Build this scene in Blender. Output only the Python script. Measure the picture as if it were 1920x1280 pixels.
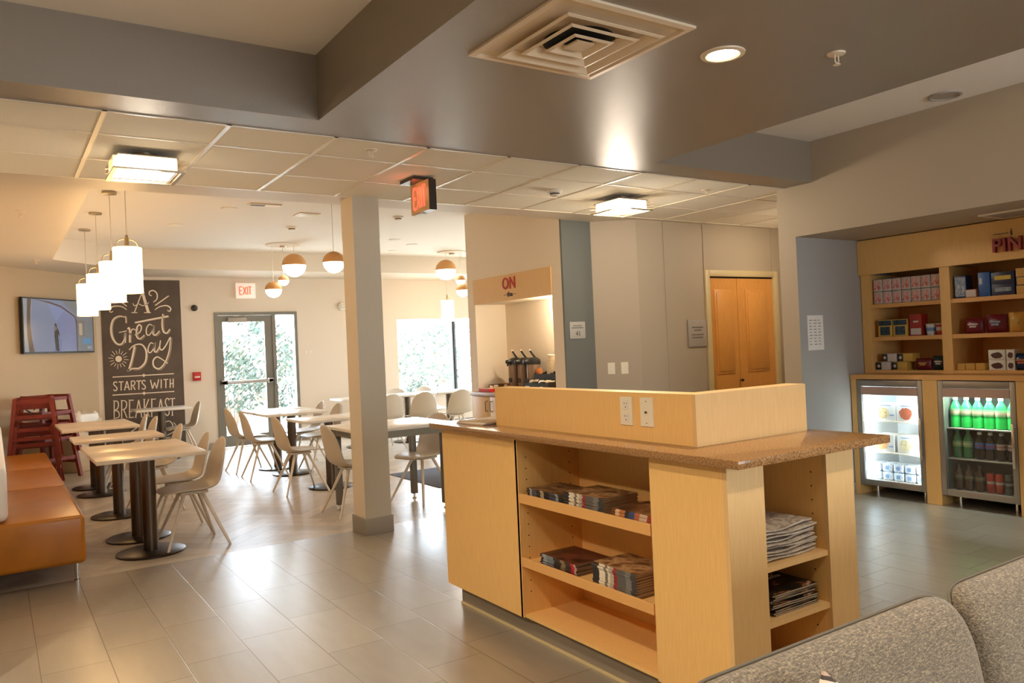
import bpy, bmesh, math, random
from mathutils import Matrix, Vector

for _o in list(bpy.data.objects):
    bpy.data.objects.remove(_o)
SC = bpy.context.scene
COL = SC.collection
PI = math.pi
random.seed(7)

# ---------------------------------------------------------------- camera
cam_data = bpy.data.cameras.new('camera')
cam_data.sensor_width = 36.0
cam_data.lens = 1470.3 / 1920 * 36.0
cam_data.clip_start = 0.05
cam = bpy.data.objects.new('camera', cam_data)
COL.objects.link(cam)
_yaw, _pitch, _roll = math.radians(33.491), math.radians(0.3324), math.radians(-2.5195)
_f = Vector((math.sin(_yaw) * math.cos(_pitch), math.cos(_yaw) * math.cos(_pitch), math.sin(_pitch)))
_r = Vector((math.cos(_yaw), -math.sin(_yaw), 0))
_u = _r.cross(_f)
_r2 = _r * math.cos(_roll) + _u * math.sin(_roll)
_u2 = -_r * math.sin(_roll) + _u * math.cos(_roll)
cam.matrix_world = Matrix(((_r2.x, _u2.x, -_f.x, 0), (_r2.y, _u2.y, -_f.y, 0), (_r2.z, _u2.z, -_f.z, 1.45), (0, 0, 0, 1)))
SC.camera = cam

# ---------------------------------------------------------------- colour management
SC.view_settings.view_transform = 'Standard'
SC.view_settings.look = 'None'
SC.view_settings.exposure = 1.25
SC.view_settings.gamma = 1.0
SC.view_settings.use_curve_mapping = False
SC.cycles.use_denoising = True
SC.cycles.max_bounces = 10
SC.cycles.diffuse_bounces = 6
SC.cycles.glossy_bounces = 4
SC.cycles.transparent_max_bounces = 12
SC.cycles.sample_clamp_indirect = 6.0
SC.cycles.caustics_reflective = False
SC.cycles.caustics_refractive = False

# ---------------------------------------------------------------- sky
world = bpy.data.worlds.new('overcast_sky')
SC.world = world
world.use_nodes = True
_bg = world.node_tree.nodes['Background']
_bg.inputs[0].default_value = (0.76, 0.88, 1.0, 1)
_bg.inputs[1].default_value = 9.8


def light(name, kind, loc, energy, color, aim=None, size=None, size_y=None, shape=None, spot=None, blend=0.5, portal=False, radius=None):
    d = bpy.data.lights.new(name, kind)
    d.energy = energy
    d.color = color
    if kind == 'AREA':
        d.shape = shape or ('RECTANGLE' if size_y else 'SQUARE')
        d.size = size
        if size_y:
            d.size_y = size_y
        if portal:
            d.cycles.is_portal = True
    if kind == 'SPOT':
        d.spot_size = spot
        d.spot_blend = blend
    if radius is not None:
        d.shadow_soft_size = radius
    o = bpy.data.objects.new(name, d)
    COL.objects.link(o)
    o.location = loc
    if aim is not None:
        o.rotation_euler = Vector(aim).to_track_quat('-Z', 'Y').to_euler()
    return o


WARM = (1.0, 0.70, 0.40)
SOFTWARM = (1.0, 0.86, 0.68)
COOL = (0.84, 0.92, 1.0)
# daylight openings of the dining room (portals onto the sky)
light('sky_portal', 'AREA', (3.67, 13.42, 1.1), 1, COOL, (0, -1, 0), 1.3, 2.2, portal=True)
light('sky_portal', 'AREA', (7.6, 13.42, 1.35), 1, COOL, (0, -1, 0), 3.0, 1.5, portal=True)
light('sky_portal', 'AREA', (10.18, 9.9, 1.35), 1, COOL, (-1, 0, 0), 2.4, 1.5, portal=True)  # portal of the added side window, out of view
# added cool fill behind the camera for unseen daylight; no window is built there
light('lobby_daylight_fill', 'AREA', (3.2, -3.7, 1.6), 90, (0.84, 0.92, 1.0), (0.0, 1, 0.12), 4.2, 1.7)
# recessed lamps of the lobby: one in view, the others of the same grid around the camera
DOWNLIGHTS = [(2.734, 2.343, 2.698), (2.734, 0.2, 2.698), (2.734, -1.9, 2.698),
              (0.2, 2.3, 3.048), (-1.4, 2.3, 3.048), (0.2, 0.1, 3.048)]
for _x, _y, _z in DOWNLIGHTS:
    _e = 112 if _x < -1 else (44 if _x < 1 and _y > 1 else 42)
    light('downlight_lamp', 'SPOT', (_x, _y, _z - 0.03), _e, SOFTWARM, (0, 0, -1), spot=math.radians(160 if _x < -1 else 125), blend=0.6, radius=0.055)
# flush ceiling lamps of the passage (one of them round the corner in the hall)
for _x, _y, _e in ((0.80, 5.14, 3.5), (4.60, 5.14, 19), (7.2, 5.1, 10.5)):
    light('flush_lamp', 'POINT', (_x, _y, 2.53), _e, SOFTWARM, radius=0.09)
# lamp under the header of the coffee niche
light('coffee_niche_lamp', 'POINT', (5.10, 6.78, 1.89), 12, (1.0, 0.88, 0.68), radius=0.04)


# ---------------------------------------------------------------- helpers
def srgb(*c):
    def lin(v):
        v /= 255.0
        return v / 12.92 if v <= 0.04045 else ((v + 0.055) / 1.055) ** 2.4
    return tuple(lin(v) for v in c[:3]) + (1.0,)


def mat(name, color, rough=0.5, metal=0.0, spec=0.5, noise=0.0, nscale=8.0, bump=0.0, bscale=60.0, stretch=None, emit=None, estr=0.0, coat=0.0, trans=0.0, sheen=0.0):
    m = bpy.data.materials.new(name)
    m.use_nodes = True
    nt = m.node_tree
    b = nt.nodes['Principled BSDF']
    b.inputs['Base Color'].default_value = color
    b.inputs['Roughness'].default_value = rough
    b.inputs['Metallic'].default_value = metal
    b.inputs['Specular IOR Level'].default_value = spec
    b.inputs['Coat Weight'].default_value = coat
    b.inputs['Transmission Weight'].default_value = trans
    b.inputs['Sheen Weight'].default_value = sheen
    if emit:
        b.inputs['Emission Color'].default_value = emit
        b.inputs['Emission Strength'].default_value = estr
    if noise or bump:
        tc = nt.nodes.new('ShaderNodeTexCoord')
        mp = nt.nodes.new('ShaderNodeMapping')
        nt.links.new(tc.outputs['Object'], mp.inputs[0])
        if stretch:
            mp.inputs['Scale'].default_value = stretch
    if noise:
        n = nt.nodes.new('ShaderNodeTexNoise')
        n.inputs['Scale'].default_value = nscale
        n.inputs['Detail'].default_value = 5
        nt.links.new(mp.outputs[0], n.inputs['Vector'])
        r = nt.nodes.new('ShaderNodeValToRGB')
        c = color
        r.color_ramp.elements[0].position = 0.3
        r.color_ramp.elements[1].position = 0.7
        r.color_ramp.elements[0].color = tuple(max(0, v * (1 - noise)) for v in c[:3]) + (1,)
        r.color_ramp.elements[1].color = tuple(min(1, v * (1 + noise)) for v in c[:3]) + (1,)
        nt.links.new(n.outputs['Fac'], r.inputs[0])
        nt.links.new(r.outputs[0], b.inputs['Base Color'])
    if bump:
        n2 = nt.nodes.new('ShaderNodeTexNoise')
        n2.inputs['Scale'].default_value = bscale
        n2.inputs['Detail'].default_value = 3
        nt.links.new(mp.outputs[0], n2.inputs['Vector'])
        bp = nt.nodes.new('ShaderNodeBump')
        bp.inputs['Strength'].default_value = bump
        bp.inputs['Distance'].default_value = 0.004
        nt.links.new(n2.outputs['Fac'], bp.inputs['Height'])
        nt.links.new(bp.outputs[0], b.inputs['Normal'])
    return m


def emission(name, color, strength):
    m = bpy.data.materials.new(name)
    m.use_nodes = True
    nt = m.node_tree
    b = nt.nodes['Principled BSDF']
    b.inputs['Base Color'].default_value = color
    b.inputs['Roughness'].default_value = 0.4
    b.inputs['Emission Color'].default_value = color
    b.inputs['Emission Strength'].default_value = strength
    return m


def glass(name, tint=(0.97, 0.99, 1.0, 1), gloss=0.06):
    m = bpy.data.materials.new(name)
    m.use_nodes = True
    nt = m.node_tree
    nt.nodes.clear()
    out = nt.nodes.new('ShaderNodeOutputMaterial')
    t = nt.nodes.new('ShaderNodeBsdfTransparent')
    t.inputs[0].default_value = tint
    g = nt.nodes.new('ShaderNodeBsdfGlossy')
    g.inputs['Roughness'].default_value = 0.02
    mx = nt.nodes.new('ShaderNodeMixShader')
    mx.inputs[0].default_value = gloss
    nt.links.new(t.outputs[0], mx.inputs[1])
    nt.links.new(g.outputs[0], mx.inputs[2])
    nt.links.new(mx.outputs[0], out.inputs[0])
    return m


class MB:
    """collects shapes into one mesh"""
    def __init__(self):
        self.bm = bmesh.new()
        self.m = 0

    def _faces(self, faces):
        for f in faces:
            f.material_index = self.m

    def poly(self, pts):
        f = self.bm.faces.new([self.bm.verts.new(p) for p in pts])
        f.material_index = self.m
        return f

    def box(self, x0, x1, y0, y1, z0, z1, bevel=0.0, seg=2, mtx=None):
        bm = self.bm if not bevel and mtx is None else bmesh.new()
        v = [bm.verts.new(p) for p in ((x0, y0, z0), (x1, y0, z0), (x1, y1, z0), (x0, y1, z0), (x0, y0, z1), (x1, y0, z1), (x1, y1, z1), (x0, y1, z1))]
        fs = [bm.faces.new([v[i] for i in q]) for q in ((0, 3, 2, 1), (4, 5, 6, 7), (0, 1, 5, 4), (1, 2, 6, 5), (2, 3, 7, 6), (3, 0, 4, 7))]
        if bm is self.bm:
            self._faces(fs)
            return self
        if bevel:
            bmesh.ops.bevel(bm, geom=list(bm.edges), offset=bevel, segments=seg, profile=0.5, affect='EDGES')
        if mtx is not None:
            bmesh.ops.transform(bm, matrix=mtx, verts=bm.verts)
        self._merge(bm)
        return self

    def _merge(self, bm):
        me = bpy.data.meshes.new('tmp')
        for f in bm.faces:
            f.material_index = self.m
        bm.to_mesh(me)
        bm.free()
        self.bm.from_mesh(me)
        bpy.data.meshes.remove(me)

    def ring(self, c, ax, bx, r, n, ry=None):
        ry = r if ry is None else ry
        return [self.bm.verts.new(c + ax * (r * math.cos(2 * PI * i / n)) + bx * (ry * math.sin(2 * PI * i / n))) for i in range(n)]

    def skin(self, rings, cap0=True, cap1=True, closed=True):
        for a, b in zip(rings, rings[1:]):
            n = len(a)
            for i in range(n if closed else n - 1):
                f = self.bm.faces.new((a[i], a[(i + 1) % n], b[(i + 1) % n], b[i]))
                f.material_index = self.m
        if cap0:
            self._faces([self.bm.faces.new(list(reversed(rings[0])))])
        if cap1:
            self._faces([self.bm.faces.new(rings[-1])])
        return self

    def tube(self, pts, r, n=8, r1=None, flat=1.0):
        pts = [Vector(p) for p in pts]
        rings = []
        k = len(pts)
        ref = None
        for i, p in enumerate(pts):
            d = (pts[min(i + 1, k - 1)] - pts[max(i - 1, 0)]).normalized()
            if ref is None:
                ref = Vector((0, 0, 1)) if abs(d.z) < 0.9 else Vector((1, 0, 0))
            a = (ref - d * ref.dot(d)).normalized()
            ref = a
            b = d.cross(a)
            rr = r if r1 is None else r + (r1 - r) * i / max(1, k - 1)
            rings.append(self.ring(p, a, b, rr * flat, n, rr))
        return self.skin(rings)

    def cyl(self, p0, p1, r0, r1=None, n=20):
        return self.tube([p0, p1], r0, n, r0 if r1 is None else r1)

    def lathe(self, prof, c=(0, 0, 0), n=24, axis='z'):
        c = Vector(c)
        A, B, Z = {'z': (Vector((1, 0, 0)), Vector((0, 1, 0)), Vector((0, 0, 1))),
                   'x': (Vector((0, 1, 0)), Vector((0, 0, 1)), Vector((1, 0, 0))),
                   'y': (Vector((0, 0, 1)), Vector((1, 0, 0)), Vector((0, 1, 0)))}[axis]
        rings = [self.ring(c + Z * z, A, B, max(r, 1e-4), n) for r, z in prof]
        return self.skin(rings)

    def prism(self, poly, a, b, axis='z'):
        def P(u, v, w):
            return {'z': (u, v, w), 'y': (u, w, v), 'x': (w, u, v)}[axis]
        lo = [self.bm.verts.new(P(u, v, a)) for u, v in poly]
        hi = [self.bm.verts.new(P(u, v, b)) for u, v in poly]
        return self.skin([lo, hi])

    def ribbon(self, pts, w, fn, th=0.0015):
        """a flat stroke of width w in plane coordinates; fn(u, v, d) gives the point d in front of the plane"""
        n = len(pts)
        L, R = [], []
        for i, (u, v) in enumerate(pts):
            a, b = pts[max(i - 1, 0)], pts[min(i + 1, n - 1)]
            du, dv = b[0] - a[0], b[1] - a[1]
            l = math.hypot(du, dv) or 1
            ww = w(i / max(1, n - 1)) if callable(w) else w
            L.append((u - dv / l * ww / 2, v + du / l * ww / 2))
            R.append((u + dv / l * ww / 2, v - du / l * ww / 2))
        rings = [[self.bm.verts.new(fn(*L[i], 0)), self.bm.verts.new(fn(*R[i], 0)), self.bm.verts.new(fn(*R[i], th)), self.bm.verts.new(fn(*L[i], th))] for i in range(n)]
        return self.skin(rings)

    def text(self, s, size, mtx, th=0.002, sx=1.0, spacing=1.0, bold=0.0):
        c = bpy.data.curves.new('tmp_text', 'FONT')
        c.body = s
        c.size = size
        c.align_x = 'CENTER'
        c.align_y = 'CENTER'
        c.extrude = th / 2
        c.offset = bold
        c.space_character = spacing
        c.resolution_u = 3
        o = bpy.data.objects.new('tmp_text', c)
        me = bpy.data.meshes.new_from_object(o)
        me.transform(mtx @ Matrix.Diagonal((sx, 1, 1, 1)))
        b2 = bmesh.new()
        b2.from_mesh(me)
        self._merge(b2)
        bpy.data.meshes.remove(me)
        bpy.data.objects.remove(o)
        bpy.data.curves.remove(c)
        return self

    def build(self, name, mats, parent=None, world=False, smooth=38, solid=None, subsurf=0):
        bmesh.ops.recalc_face_normals(self.bm, faces=self.bm.faces)
        me = bpy.data.meshes.new(name)
        self.bm.to_mesh(me)
        self.bm.free()
        for m in (mats if isinstance(mats, (list, tuple)) else [mats]):
            me.materials.append(m)
        if world and parent is not None:
            me.transform(wm(parent).inverted())
        if smooth:
            for p in me.polygons:
                p.use_smooth = True
            me.set_sharp_from_angle(angle=math.radians(smooth))
        o = bpy.data.objects.new(name, me)
        COL.objects.link(o)
        if parent is not None:
            o.parent = parent
        if solid:
            s = o.modifiers.new('thickness', 'SOLIDIFY')
            s.thickness = solid
            s.offset = 0
        if subsurf:
            s = o.modifiers.new('smooth', 'SUBSURF')
            s.levels = subsurf
            s.render_levels = subsurf
        return o


def wm(o):
    m = o.matrix_basis.copy()
    while o.parent is not None:
        o = o.parent
        m = o.matrix_basis @ m
    return m


def tag(o, label, cat, group=None):
    o['label'] = label
    o['category'] = cat
    if group:
        o['group'] = group
    return o


def thing(name, label, cat, loc=(0, 0, 0), rz=0.0, group=None, rot=None):
    o = bpy.data.objects.new(name, None)
    o.empty_display_size = 0.05
    COL.objects.link(o)
    o.location = loc
    o.rotation_euler = rot or (0, 0, rz)
    return tag(o, label, cat, group)


def struct(o):
    o['kind'] = 'structure'
    return o


def kids(o):
    return [c for c in bpy.data.objects if c.parent is o]


def dup(root, loc, rz=0.0, label=None, group=None, rot=None, scale=None):
    r = root.copy()
    COL.objects.link(r)
    r.location = loc
    r.rotation_euler = rot or (0, 0, rz)
    if scale:
        r.scale = scale
    if label:
        r['label'] = label
    if group:
        r['group'] = group
    for ch in kids(root):
        c = ch.copy()
        COL.objects.link(c)
        c.parent = r
        for g in kids(ch):
            d = g.copy()
            COL.objects.link(d)
            d.parent = c
    return r


def smooth_path(pts, k=6):
    out = []
    n = len(pts)
    for i in range(n - 1):
        p0, p1, p2, p3 = pts[max(i - 1, 0)], pts[i], pts[i + 1], pts[min(i + 2, n - 1)]
        for j in range(k):
            t = j / k
            out.append(tuple(0.5 * ((2 * b) + (-a + c) * t + (2 * a - 5 * b + 4 * c - d) * t * t + (-a + 3 * b - 3 * c + d) * t ** 3)
                             for a, b, c, d in zip(p0, p1, p2, p3)))
    out.append(tuple(pts[-1]))
    return out


ORD = ['lowest', 'second from bottom', 'third from bottom', 'fourth from bottom', 'fifth from bottom', 'sixth from bottom', 'seventh from bottom', 'eighth from bottom', 'ninth from bottom', 'tenth from bottom']

# ---------------------------------------------------------------- materials
M = {}
M['wall'] = mat('warm_white_paint', srgb(222, 208, 190), 0.7, bump=0.15, bscale=180)
M['wall_grey'] = mat('greige_wall_vinyl', srgb(176, 161, 138), 0.6, bump=0.15, bscale=180)
M['wall_blue'] = mat('blue_grey_wall_paint', srgb(168, 166, 160), 0.6, bump=0.1, bscale=180)
M['wall_tan'] = mat('tan_wall_vinyl', srgb(192, 168, 134), 0.6, bump=0.15, bscale=180)
M['wall_chamfer'] = mat('warm_beige_vinyl', srgb(172, 156, 134), 0.6, bump=0.15, bscale=180)
M['pier'] = mat('slate_grey_vinyl', srgb(106, 108, 102), 0.6, bump=0.1, bscale=180)
M['wall_beige'] = mat('beige_wall_vinyl', srgb(226, 212, 190), 0.6, bump=0.15, bscale=180)
M['soffit'] = mat('taupe_satin_paint', srgb(136, 125, 110), 0.37, spec=1.0, bump=0.35, bscale=260)
M['ceiling'] = mat('matt_ceiling_paint', srgb(236, 230, 220), 0.85)
M['dining_ceiling'] = mat('white_ceiling_paint', srgb(232, 224, 212), 0.7)
M['dining_soffit'] = mat('satin_soffit_paint', srgb(218, 206, 188), 0.5)
M['maple'] = mat('maple_laminate', srgb(234, 188, 116), 0.42, noise=0.05, nscale=5, stretch=(30, 30, 2))
M['maple_pale_daylit'] = mat('pale_daylit_maple', srgb(222, 182, 124), 0.42, noise=0.05, nscale=5, stretch=(30, 30, 2))  # pale coffee-niche maple; on the island ends its paleness is painted daylight
M['maple_dark'] = mat('amber_maple_door', srgb(222, 156, 76), 0.4, noise=0.08, nscale=5, stretch=(24, 24, 1.6))
M['edge'] = mat('maple_edge_band', srgb(222, 168, 100), 0.4)
M['column'] = mat('pale_grey_column_vinyl', srgb(192, 184, 166), 0.6, bump=0.15, bscale=180)
M['toe'] = mat('grey_vinyl_base', srgb(140, 128, 112), 0.6)
M['base_vinyl'] = mat('grey_vinyl_skirting', srgb(150, 142, 130), 0.55)
M['almond'] = mat('almond_plastic', srgb(232, 220, 194), 0.35)
M['dark'] = mat('dark_slot', srgb(40, 34, 28), 0.6)
M['black'] = mat('black_plastic', srgb(30, 28, 27), 0.35)
M['black_matt'] = mat('black_matt', srgb(24, 23, 22), 0.7)
M['steel'] = mat('brushed_steel', srgb(170, 165, 158), 0.32, metal=1.0, bump=0.05, bscale=200, stretch=(1, 1, 0.05))
M['chrome'] = mat('chrome', srgb(215, 215, 212), 0.12, metal=1.0)
M['bronze'] = mat('dark_bronze_metal', srgb(104, 92, 80), 0.3, metal=1.0, bump=0.05, bscale=120, stretch=(1, 1, 0.05))
M['bronze_dark'] = mat('dark_bronze_plate', srgb(70, 62, 54), 0.32, metal=0.8)
M['alu'] = mat('anodised_frame', srgb(122, 118, 108), 0.45, metal=0.5)
M['alu_dark'] = mat('dark_mullion', srgb(84, 84, 82), 0.4, metal=0.5)
M['leather'] = mat('cognac_leather', srgb(170, 105, 20), 0.29, noise=0.10, nscale=6, bump=0.12, bscale=140, spec=0.4)
M['white_fabric'] = mat('white_vinyl_back', srgb(226, 220, 210), 0.55)
M['tabletop'] = mat('pale_wood_tabletop', srgb(224, 206, 180), 0.28, noise=0.05, nscale=4, stretch=(2, 18, 18))
M['tabletop_glare'] = mat('glare_white_tabletop', srgb(232, 226, 216), 0.25, noise=0.03, nscale=4, stretch=(2, 18, 18))  # copy of the pale top with daylight glare painted in as white
M['shell'] = mat('beige_moulded_shell', srgb(206, 194, 176), 0.42)
M['shell_leg'] = mat('whitewashed_wood_leg', srgb(226, 214, 196), 0.45, noise=0.05, nscale=6, stretch=(10, 10, 1))
M['shade'] = emission('lit_opal_cylinder', (1.0, 0.64, 0.28, 1), 4.3)
M['globe'] = emission('lit_opal_globe', (1.0, 0.90, 0.76, 1), 3.0)
M['globe_wood'] = mat('turned_oak_cap', srgb(206, 152, 92), 0.5, noise=0.08, nscale=6, stretch=(3, 3, 12))
M['nickel'] = mat('satin_nickel', srgb(180, 165, 140), 0.3, metal=1.0)
M['cord'] = mat('clear_cord', srgb(200, 185, 160), 0.5)
M['cord_white'] = mat('white_cord', srgb(235, 230, 222), 0.5)
M['lamp_glow'] = emission('lit_diffuser', (1.0, 0.88, 0.70, 1), 3.2)
M['down_glow'] = emission('lit_downlight_lens', (1.0, 0.90, 0.70, 1), 9.0)
M['white_plastic'] = mat('white_plastic', srgb(228, 220, 205), 0.4)
M['white_metal'] = mat('white_enamel', srgb(222, 204, 176), 0.4)
M['duct'] = mat('dark_duct', srgb(38, 42, 38), 0.8)
M['exit_face'] = mat('exit_sign_brushed_face', srgb(205, 170, 118), 0.4)
M['exit_white'] = mat('exit_sign_white_face', srgb(240, 226, 214), 0.4, emit=(1, 0.8, 0.72, 1), estr=0.15)
M['exit_red'] = emission('lit_red_letters', (1.0, 0.13, 0.07, 1), 0.5)
M['red'] = mat('red_sign_letters', srgb(178, 30, 22), 0.35)
M['red_dark'] = mat('crimson_sign_letters', srgb(150, 24, 30), 0.3)
M['red_plastic'] = mat('red_plastic', srgb(190, 30, 28), 0.35)
M['brown_black'] = mat('dark_brown_sign_letters', srgb(52, 36, 28), 0.4)
M['chalkboard'] = mat('chalkboard_print', srgb(92, 78, 66), 0.75, noise=0.14, nscale=4)
M['chalk'] = mat('cream_chalk', srgb(238, 220, 196), 0.8)
M['chalk_shade'] = mat('grey_chalk_shading', srgb(160, 142, 122), 0.85)
M['highchair'] = mat('mahogany_wood', srgb(128, 46, 24), 0.4, spec=0.3, noise=0.12, nscale=6, stretch=(6, 6, 1.5))
M['bin'] = mat('beige_bin_panel', srgb(206, 186, 156), 0.5)
M['liner'] = mat('white_bin_liner', srgb(234, 228, 218), 0.35, bump=0.5, bscale=40)
M['rug'] = mat('slate_blue_mat', srgb(86, 90, 104), 0.95, noise=0.2, nscale=120)
M['paper'] = mat('white_paper', srgb(232, 226, 216), 0.7)
M['ink'] = mat('grey_print', srgb(120, 112, 104), 0.7)
M['sign_grey'] = mat('grey_sign_plate', srgb(168, 158, 146), 0.45)
M['sign_pale'] = mat('pale_sign_plate', srgb(176, 172, 162), 0.45)
M['door_frame_cream'] = mat('cream_door_casing', srgb(208, 188, 140), 0.45)
M['laminate_top'] = mat('brown_laminate_counter', srgb(150, 112, 80), 0.35, noise=0.15, nscale=40)
M['glass'] = glass('window_glass', gloss=0.05)
M['cooler_glass'] = glass('cooler_door_glass', (0.94, 0.97, 0.96, 1), 0.05)
M['cooler_white'] = mat('cooler_white_liner', srgb(235, 240, 245), 0.4)
M['cooler_grey'] = mat('cooler_steel_frame', srgb(160, 154, 146), 0.38, metal=0.75)
M['cooler_dark'] = mat('cooler_dark_liner', srgb(86, 92, 88), 0.5)
M['grille'] = mat('rose_perforated_grille', srgb(196, 164, 148), 0.5, noise=0.12, nscale=160)
M['led'] = emission('cooler_led', (0.86, 0.95, 1.0, 1), 9.0)
M['led_green'] = emission('cooler_led_pale', (0.86, 1.0, 0.90, 1), 5.0)
M['water'] = mat('patio_concrete', srgb(206, 200, 190), 0.85, noise=0.06, nscale=3)
M['stone'] = mat('pale_block_wall', srgb(214, 204, 192), 0.9, noise=0.1, nscale=5, bump=0.4, bscale=12)
M['bank'] = mat('dry_grass_bank', srgb(196, 178, 150), 0.95, noise=0.22, nscale=4)
M['leaf'] = mat('leaf_green', srgb(34, 52, 38), 0.6, noise=0.3, nscale=9)
M['leaf2'] = mat('leaf_sage', srgb(48, 64, 52), 0.6, noise=0.3, nscale=9)
M['leaf_pale'] = mat('hazy_pale_leaf', srgb(66, 84, 72), 0.7, noise=0.15, nscale=9)  # outdoor haze put into a paler leaf colour
M['kraft'] = mat('kraft_folder', srgb(196, 168, 132), 0.6)
M['stem'] = mat('shrub_stem', srgb(108, 88, 68), 0.8)
M['patio_metal'] = mat('blue_grey_patio_metal', srgb(120, 138, 156), 0.45, metal=0.3)


def nodes_of(name):
    m = bpy.data.materials.new(name)
    m.use_nodes = True
    nt = m.node_tree
    return m, nt, nt.nodes['Principled BSDF']


def mth(nt, op, a, b=None, c=None):
    n = nt.nodes.new('ShaderNodeMath')
    n.operation = op
    for i, v in enumerate((a, b, c)):
        if v is None:
            continue
        if isinstance(v, (int, float)):
            n.inputs[i].default_value = v
        else:
            nt.links.new(v, n.inputs[i])
    return n.outputs[0]


def tile_floor():
    """12 x 24 inch porcelain tiles, each column stepped by a quarter of a tile"""
    m, nt, b = nodes_of('stepped_porcelain_tiles')
    tc = nt.nodes.new('ShaderNodeTexCoord')
    sp = nt.nodes.new('ShaderNodeSeparateXYZ')
    nt.links.new(tc.outputs['Object'], sp.inputs[0])
    u = mth(nt, 'DIVIDE', mth(nt, 'ADD', sp.outputs[0], -0.135 + 0.2925 * 40), 0.2925)
    cu = mth(nt, 'FLOOR', u)
    v = mth(nt, 'ADD', mth(nt, 'DIVIDE', mth(nt, 'ADD', sp.outputs[1], -4.335 + 0.63 * 40), 0.63), mth(nt, 'MULTIPLY', cu, -0.25))
    cv = mth(nt, 'FLOOR', v)
    fu = mth(nt, 'FRACT', u)
    fv = mth(nt, 'FRACT', v)
    du = mth(nt, 'MULTIPLY', mth(nt, 'MINIMUM', fu, mth(nt, 'SUBTRACT', 1.0, fu)), 0.2925)
    dv = mth(nt, 'MULTIPLY', mth(nt, 'MINIMUM', fv, mth(nt, 'SUBTRACT', 1.0, fv)), 0.63)
    d = mth(nt, 'MINIMUM', du, dv)
    g = nt.nodes.new('ShaderNodeMapRange')
    g.inputs[1].default_value = 0.0012
    g.inputs[2].default_value = 0.0028
    nt.links.new(d, g.inputs[0])
    wn = nt.nodes.new('ShaderNodeTexWhiteNoise')
    wn.noise_dimensions = '2D'
    cb = nt.nodes.new('ShaderNodeCombineXYZ')
    nt.links.new(cu, cb.inputs[0])
    nt.links.new(cv, cb.inputs[1])
    nt.links.new(cb.outputs[0], wn.inputs['Vector'])
    n = nt.nodes.new('ShaderNodeTexNoise')
    n.inputs['Scale'].default_value = 3.0
    n.inputs['Detail'].default_value = 6
    mp = nt.nodes.new('ShaderNodeMapping')
    mp.inputs['Scale'].default_value = (6, 1.2, 1)
    nt.links.new(tc.outputs['Object'], mp.inputs[0])
    nt.links.new(mp.outputs[0], n.inputs['Vector'])
    f = mth(nt, 'ADD', mth(nt, 'MULTIPLY', wn.outputs['Value'], 0.35), mth(nt, 'MULTIPLY', n.outputs['Fac'], 0.65))
    r = nt.nodes.new('ShaderNodeValToRGB')
    r.color_ramp.elements[0].color = srgb(134, 123, 107)
    r.color_ramp.elements[1].color = srgb(160, 149, 132)
    nt.links.new(f, r.inputs[0])
    mx = nt.nodes.new('ShaderNodeMix')
    mx.data_type = 'RGBA'
    mx.inputs[6].default_value = srgb(88, 76, 62)
    nt.links.new(g.outputs[0], mx.inputs[0])
    nt.links.new(r.outputs[0], mx.inputs[7])
    nt.links.new(mx.outputs[2], b.inputs['Base Color'])
    b.inputs['Roughness'].default_value = 0.45
    b.inputs['Coat Weight'].default_value = 1.0
    b.inputs['Coat Roughness'].default_value = 0.27
    b.inputs['Specular IOR Level'].default_value = 1.0
    n2 = nt.nodes.new('ShaderNodeTexNoise')
    n2.inputs['Scale'].default_value = 30
    n2.inputs['Detail'].default_value = 3
    mp2 = nt.nodes.new('ShaderNodeMapping')
    mp2.inputs['Scale'].default_value = (0.6, 2.2, 1)
    nt.links.new(tc.outputs['Object'], mp2.inputs[0])
    nt.links.new(mp2.outputs[0], n2.inputs['Vector'])
    h = mth(nt, 'ADD', mth(nt, 'MULTIPLY', n2.outputs['Fac'], 0.5), mth(nt, 'MULTIPLY', g.outputs[0], 0.8))
    bp = nt.nodes.new('ShaderNodeBump')
    bp.inputs['Strength'].default_value = 0.26
    bp.inputs['Distance'].default_value = 0.003
    nt.links.new(h, bp.inputs['Height'])
    nt.links.new(bp.outputs[0], b.inputs['Normal'])
    nt.links.new(bp.outputs[0], b.inputs['Coat Normal'])
    return m


def acoustic_tiles():
    m, nt, b = nodes_of('acoustic_ceiling_tiles')
    tc = nt.nodes.new('ShaderNodeTexCoord')
    sp = nt.nodes.new('ShaderNodeSeparateXYZ')
    nt.links.new(tc.outputs['Object'], sp.inputs[0])
    n = nt.nodes.new('ShaderNodeTexNoise')
    n.inputs['Scale'].default_value = 160
    n.inputs['Detail'].default_value = 4
    nt.links.new(tc.outputs['Object'], n.inputs['Vector'])
    r = nt.nodes.new('ShaderNodeValToRGB')
    r.color_ramp.elements[0].position = 0.35
    r.color_ramp.elements[0].color = srgb(232, 224, 206)
    r.color_ramp.elements[1].position = 0.6
    r.color_ramp.elements[1].color = srgb(243, 237, 222)
    nt.links.new(n.outputs['Fac'], r.inputs[0])
    nt.links.new(r.outputs[0], b.inputs['Base Color'])
    b.inputs['Roughness'].default_value = 0.9
    return m


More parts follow.
